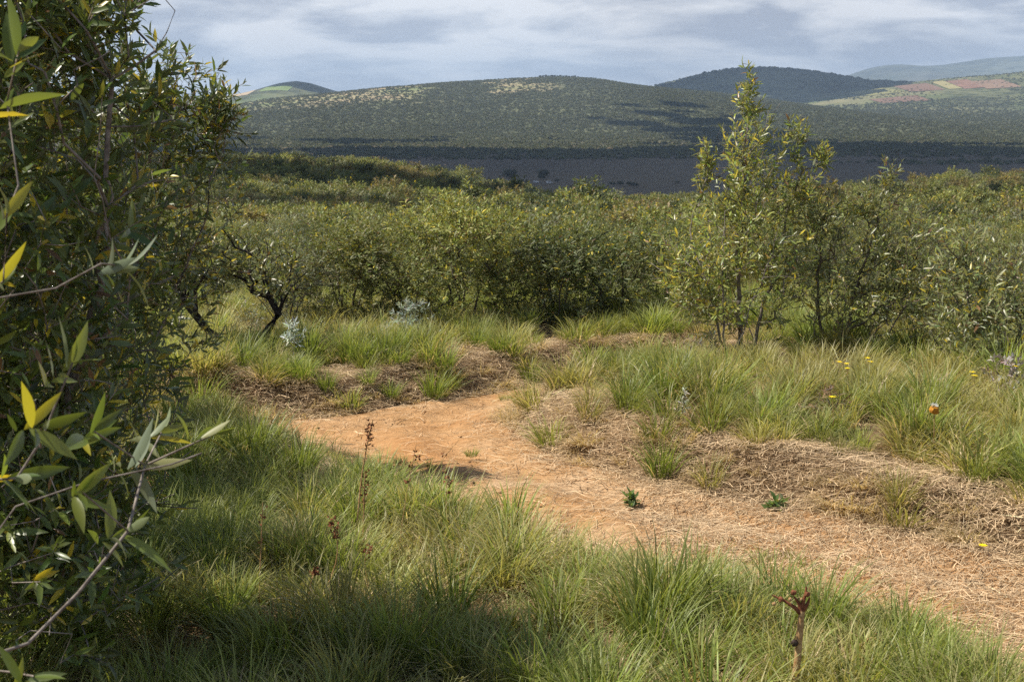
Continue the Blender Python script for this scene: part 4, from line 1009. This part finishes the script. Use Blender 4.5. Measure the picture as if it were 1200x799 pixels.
herb('reddish brown dried heath plant among the bank grass', gpx(970, 545), .38, .4, 30, rng, .06, .14, (.20, .13, .08), 'heath', M_STRAW, 'plant')
herb('grey twiggy dead plant beside the stems of the tallest shrub', gpx(805, 472), .42, .42, 26, rng, .05, .12, (.20, .15, .12), 'heath', M_STRAW, 'plant')
M_YEL = noise_mat('yellow_petal', (0.7, 0.5, 0.01), (0.8, 0.62, 0.02), 50, rough=.6)
def disc_flower(label, px, py, h, group):
    b_ = gpx(px, py); t = thing('flower', label, 'flower', b_, group); rr = rng.random(2) * .06
    V, F = _taper(np.array([[0, 0, 0], [rr[0], rr[1], h * .5], [rr[0] * .5, rr[1], h]]), .003, .0015, 4); obj('stem', mesh('stem', V, [F], None, M_STALK, True), t)
    n = 9; a = np.arange(n) * 6.283 / n; d = np.stack([np.cos(a), np.sin(a), np.full(n, .35)], -1)
    obj('petals', leaf_mesh('petals', np.repeat([[rr[0] * .5, rr[1], h]], n, 0), unit(d), unit(np.stack([-np.cos(a) * .35, -np.sin(a) * .35, np.ones(n)], -1)), np.full(n, .032), .5, LEAF_LO, np.ones((n, 3)), M_YEL, rng=rng), t)
for px, py in ((1018, 505), (988, 512), (978, 510), (990, 520), (1012, 498), (1132, 520), (1135, 530), (1185, 515), (970, 560), (1150, 655)):
    disc_flower('small yellow flower among the grass on the bank across the track', px, py, .38 if py < 600 else .12, 'yellow flowers on the bank')
def seed_stalk(label, base, top, nblob, rng, r=.006, bl=.022, group=None, name='seed_stalk', mat=None, lo=.72):
    base, top = np.array(base, float), np.array(top, float); t = thing(name, label, 'seed stalk', base, group)
    s = np.linspace(0, 1, 8)[:, None]; v = top - base; side = rng.normal(size=3) * .04
    P = v * s + np.sin(np.pi * s) * side; V, F = _taper(P, r, r * .5, 5); obj('stem', mesh('stem', V, [F], None, mat or M_STALK, True), t)
    k = lo + (1 - lo) * rng.random(nblob); C = v[None] * k[:, None] + np.sin(np.pi * k)[:, None] * side + rng.normal(size=(nblob, 3)) * bl * .45
    D = unit(rng.normal(size=(nblob * 3, 3)) + unit(v) * .6); B = np.repeat(C, 3, 0)
    obj('seed_head', leaf_mesh('seed_head', B, D, unit(np.cross(D, rng.normal(size=D.shape))), np.full(len(B), bl), .5, LEAF_LO, np.ones((len(B), 3)), M_RED, rng=rng), t)
def front_stalk(label, px, py0, py1, d, dx=0, **kw):
    b_ = gpt(float(at(px, py0, d)[0]), d); seed_stalk(label, b_, at(px + dx, py1, d + .05), rng=rng, **kw)
front_stalk('dark dried seed stalk leaning over the edge of the shaded track', 415, 600, 492, 7.6, 22, nblob=26)
front_stalk('shorter dark seed stalk beside the leaning one', 425, 600, 552, 7.4, 3, nblob=14)
front_stalk('slender brown seed stalk standing before the tree shadow on the track', 470, 640, 520, 7.3, 18, nblob=10, r=.003)
front_stalk('thin stalk leaning over the bare track', 500, 640, 515, 8.6, 38, nblob=4, r=.003)
front_stalk('short reddish stalk at the track edge', 516, 600, 556, 7.8, 8, nblob=10, r=.003)
front_stalk('tall straw coloured grass stalk in the shaded grass', 304, 740, 588, 6.4, 4, nblob=8, r=.004, bl=.018)
front_stalk('straw stalk with rusty seed head in the shaded grass', 372, 740, 610, 6.6, 16, nblob=22, r=.004)
front_stalk('shorter straw stalk next to the rusty seed head', 360, 740, 668, 6.5, 10, nblob=16, r=.004)
front_stalk('bent brown stalk in the sunlit foreground grass', 700, 760, 700, 6.8, 36, nblob=18, r=.003)
front_stalk('pale dry stalk bending in the tall grass', 470, 760, 690, 6.4, 22, nblob=10, r=.003, bl=.03)
front_stalk('thin dry stalk crossing the foreground grass', 440, 720, 640, 6.7, -6, nblob=10, r=.003)
front_stalk('reddish arching stalk beside the thick dry stalk', 985, 830, 752, 5.6, 45, nblob=6, r=.007)
front_stalk('single green blade stalk standing at the edge of the straw strewn track', 1070, 745, 712, 7.9, -4, nblob=2, r=.003)
# the thick dry stalk with a broken red flower head and a dark fruit
d = 5.3; b_ = gpt(float(at(930, 860, d)[0]), d); t = thing('dry_stalk', 'thick pale dry stalk with broken reddish head and dark fruit', 'stalk', b_)
def loc(px, py, dd=d): return at(px, py, dd) - b_
V, F = _taper(np.array([[0, 0, 0], loc(931, 800), loc(935, 770), loc(937, 745), loc(939, 722), loc(940, 715)]), .016, .012, 8); obj('stem', mesh('stem', V, [F], None, M_STALK, True), t)
for arm in ([(940, 720), (932, 712), (920, 704), (905, 697)], [(940, 720), (941, 705), (944, 696), (945, 687)], [(940, 718), (936, 706), (930, 698)], [(940, 716), (946, 708), (949, 700)]):
    V, F = _taper(np.array([loc(*p_) for p_ in arm]), .011, .003, 6); obj('bract', mesh('bract', V, [F], None, M_RED, True), t)
def lumpy(c, r, name, mat, parent, seed):
    import bmesh
    bm = bmesh.new(); bmesh.ops.create_icosphere(bm, subdivisions=2, radius=r); rn = random.Random(seed)
    for v in bm.verts: v.co *= .82 + .36 * rn.random(); 
    m = bpy.data.meshes.new(name); bm.to_mesh(m); bm.free(); m.materials.append(mat); o = obj(name, m, parent); o.location = c; return o
lumpy(loc(931, 753, d - .01), .014, 'fruit', M_DARKFRUIT, t, 3)
for k, p_ in enumerate(((907, 705), (915, 700), (926, 700), (930, 692), (938, 700), (946, 694))):
    lumpy(loc(p_[0], p_[1] + 2, d - .005), .008 + .003 * (k % 2), 'seed_pod', M_RED if k % 2 else M_STALK, t, k)
# dried white and orange flower head in the bank grass
b_ = gpx(1090, 575); t = thing('dried_flower', 'dried orange flower head with white tuft standing in the bank grass', 'flower', b_)
V, F = _taper(np.array([[0, 0, 0], [.01, 0, .2], [0, 0, .42]]), .004, .003, 5); obj('stem', mesh('stem', V, [F], None, M_STALK, True), t)
lumpy((0, 0, .42), .035, 'flower_head', noise_mat('orange_head', (.3, .12, .02), (.55, .26, .03), 50), t, 8)
n = 40; D = unit(np.abs(rng.normal(size=(n, 3))) * [1, 1, 1.2] * np.where(rng.random((n, 3)) < .5, -1, 1) * [1, 1, 0] + np.stack([np.zeros(n), np.zeros(n), .3 + rng.random(n)], -1))
obj('tuft', leaf_mesh('tuft', np.repeat([[0, 0, .44]], n, 0), D, unit(np.cross(D, rng.normal(size=D.shape))), np.full(n, .04), .2, LEAF_LO, np.full((n, 3), .5), M_SILVER, rng=rng), t)

# ------------------------------------------------------------------ clouds that shade the valley
M_CLOUD = noise_mat('cloud_white', (0.75, 0.76, 0.78), (0.85, 0.85, 0.86), 0.004)
def cloud(label, patches, alt=1250, n=90, seed=0, zg=-40):
    """patches: (x, y, rx, ry) of the shade wanted on the ground"""
    import bmesh
    rng = np.random.default_rng(seed); s = np.array(SUN_DIR); off = s / s[2] * (alt - zg)
    w = np.array([p[2] * p[3] for p in patches], float); w /= w.sum(); c0 = np.array([patches[0][0] + off[0], patches[0][1] + off[1], alt])
    bm = bmesh.new(); bmesh.ops.create_icosphere(bm, subdivisions=2, radius=1.0)
    bm.verts.ensure_lookup_table(); bv = np.array([v.co[:] for v in bm.verts]); bf = np.array([[v.index for v in f.verts] for f in bm.faces]); bm.free()
    VV, FF, k = [], [], 0
    for q_ in rng.choice(len(patches), n, p=w):
        px_, py_, rx, ry = patches[q_]; a = rng.random() * 6.283; r = rng.random() ** .55
        r_c = min(rx, ry) * (.16 + .30 * rng.random()) * (1.15 - .7 * r)
        c = np.array([px_ + off[0] + rx * r * math.cos(a), py_ + off[1] + ry * r * math.sin(a), alt + r_c * .15]) - c0
        V = bv * (1 + .25 * rng.normal(size=(len(bv), 1)) * .6) * r_c * [1, 1, .55]; V[:, 2] = np.maximum(V[:, 2], -.12 * r_c)
        VV.append(V + c); FF.append(bf + k); k += len(bv)
    o = obj('cloud', mesh('cloud', np.concatenate(VV), [np.concatenate(FF)], None, M_CLOUD, True)); o.location = c0
    tag(o, label, 'cloud', kind='structure')
cloud('wide flat bottomed cloud shading the valley plain', [(-250, 1350, 620, 620), (250, 1300, 600, 640), (750, 1150, 600, 520), (-700, 1400, 500, 500), (330, 2500, 190, 650), (0, 800, 500, 260), (600, 700, 400, 260), (-300, 2150, 420, 170), (560, 1950, 380, 220)], n=420, seed=1)
cloud('cloud shading the long dark hill', [(950, 5400, 460, 800), (1500, 5700, 420, 500), (600, 5400, 300, 600)], n=260, seed=2, zg=60)
cloud('small cloud shading the conical hill', [(-760, 5150, 420, 260)], n=90, seed=3, zg=60)
cloud('small cloud drifting over the scrub slope', [(-38, 215, 55, 42), (0, 235, 40, 28), (85, 225, 35, 24), (-20, 120, 26, 16)], n=240, seed=4, zg=-12, alt=900)

# ------------------------------------------------------------------ haze
hz = bpy.data.meshes.new('haze')
x0, x1, y0, y1, z0, z1 = -19500, 19500, -19500, 19500, -130, 560
hz.from_pydata([(x0, y0, z0), (x1, y0, z0), (x1, y1, z0), (x0, y1, z0), (x0, y0, z1), (x1, y0, z1), (x1, y1, z1), (x0, y1, z1)], [], [(3, 2, 1, 0), (4, 5, 6, 7), (0, 1, 5, 4), (1, 2, 6, 5), (2, 3, 7, 6), (3, 0, 4, 7)])
hm, ns, L = new_mat('haze_air')
pv = N(ns, 'ShaderNodeVolumePrincipled', {'Color': (0.60, 0.78, 1.0, 1), 'Density': 8e-5, 'Anisotropy': 0.2})
ho = N(ns, 'ShaderNodeOutputMaterial'); L.new(pv.outputs[0], ho.inputs['Volume'])
hz.materials.append(hm)
tag(obj('haze', hz), 'thin pale blue haze over the valley', 'haze', kind='stuff')
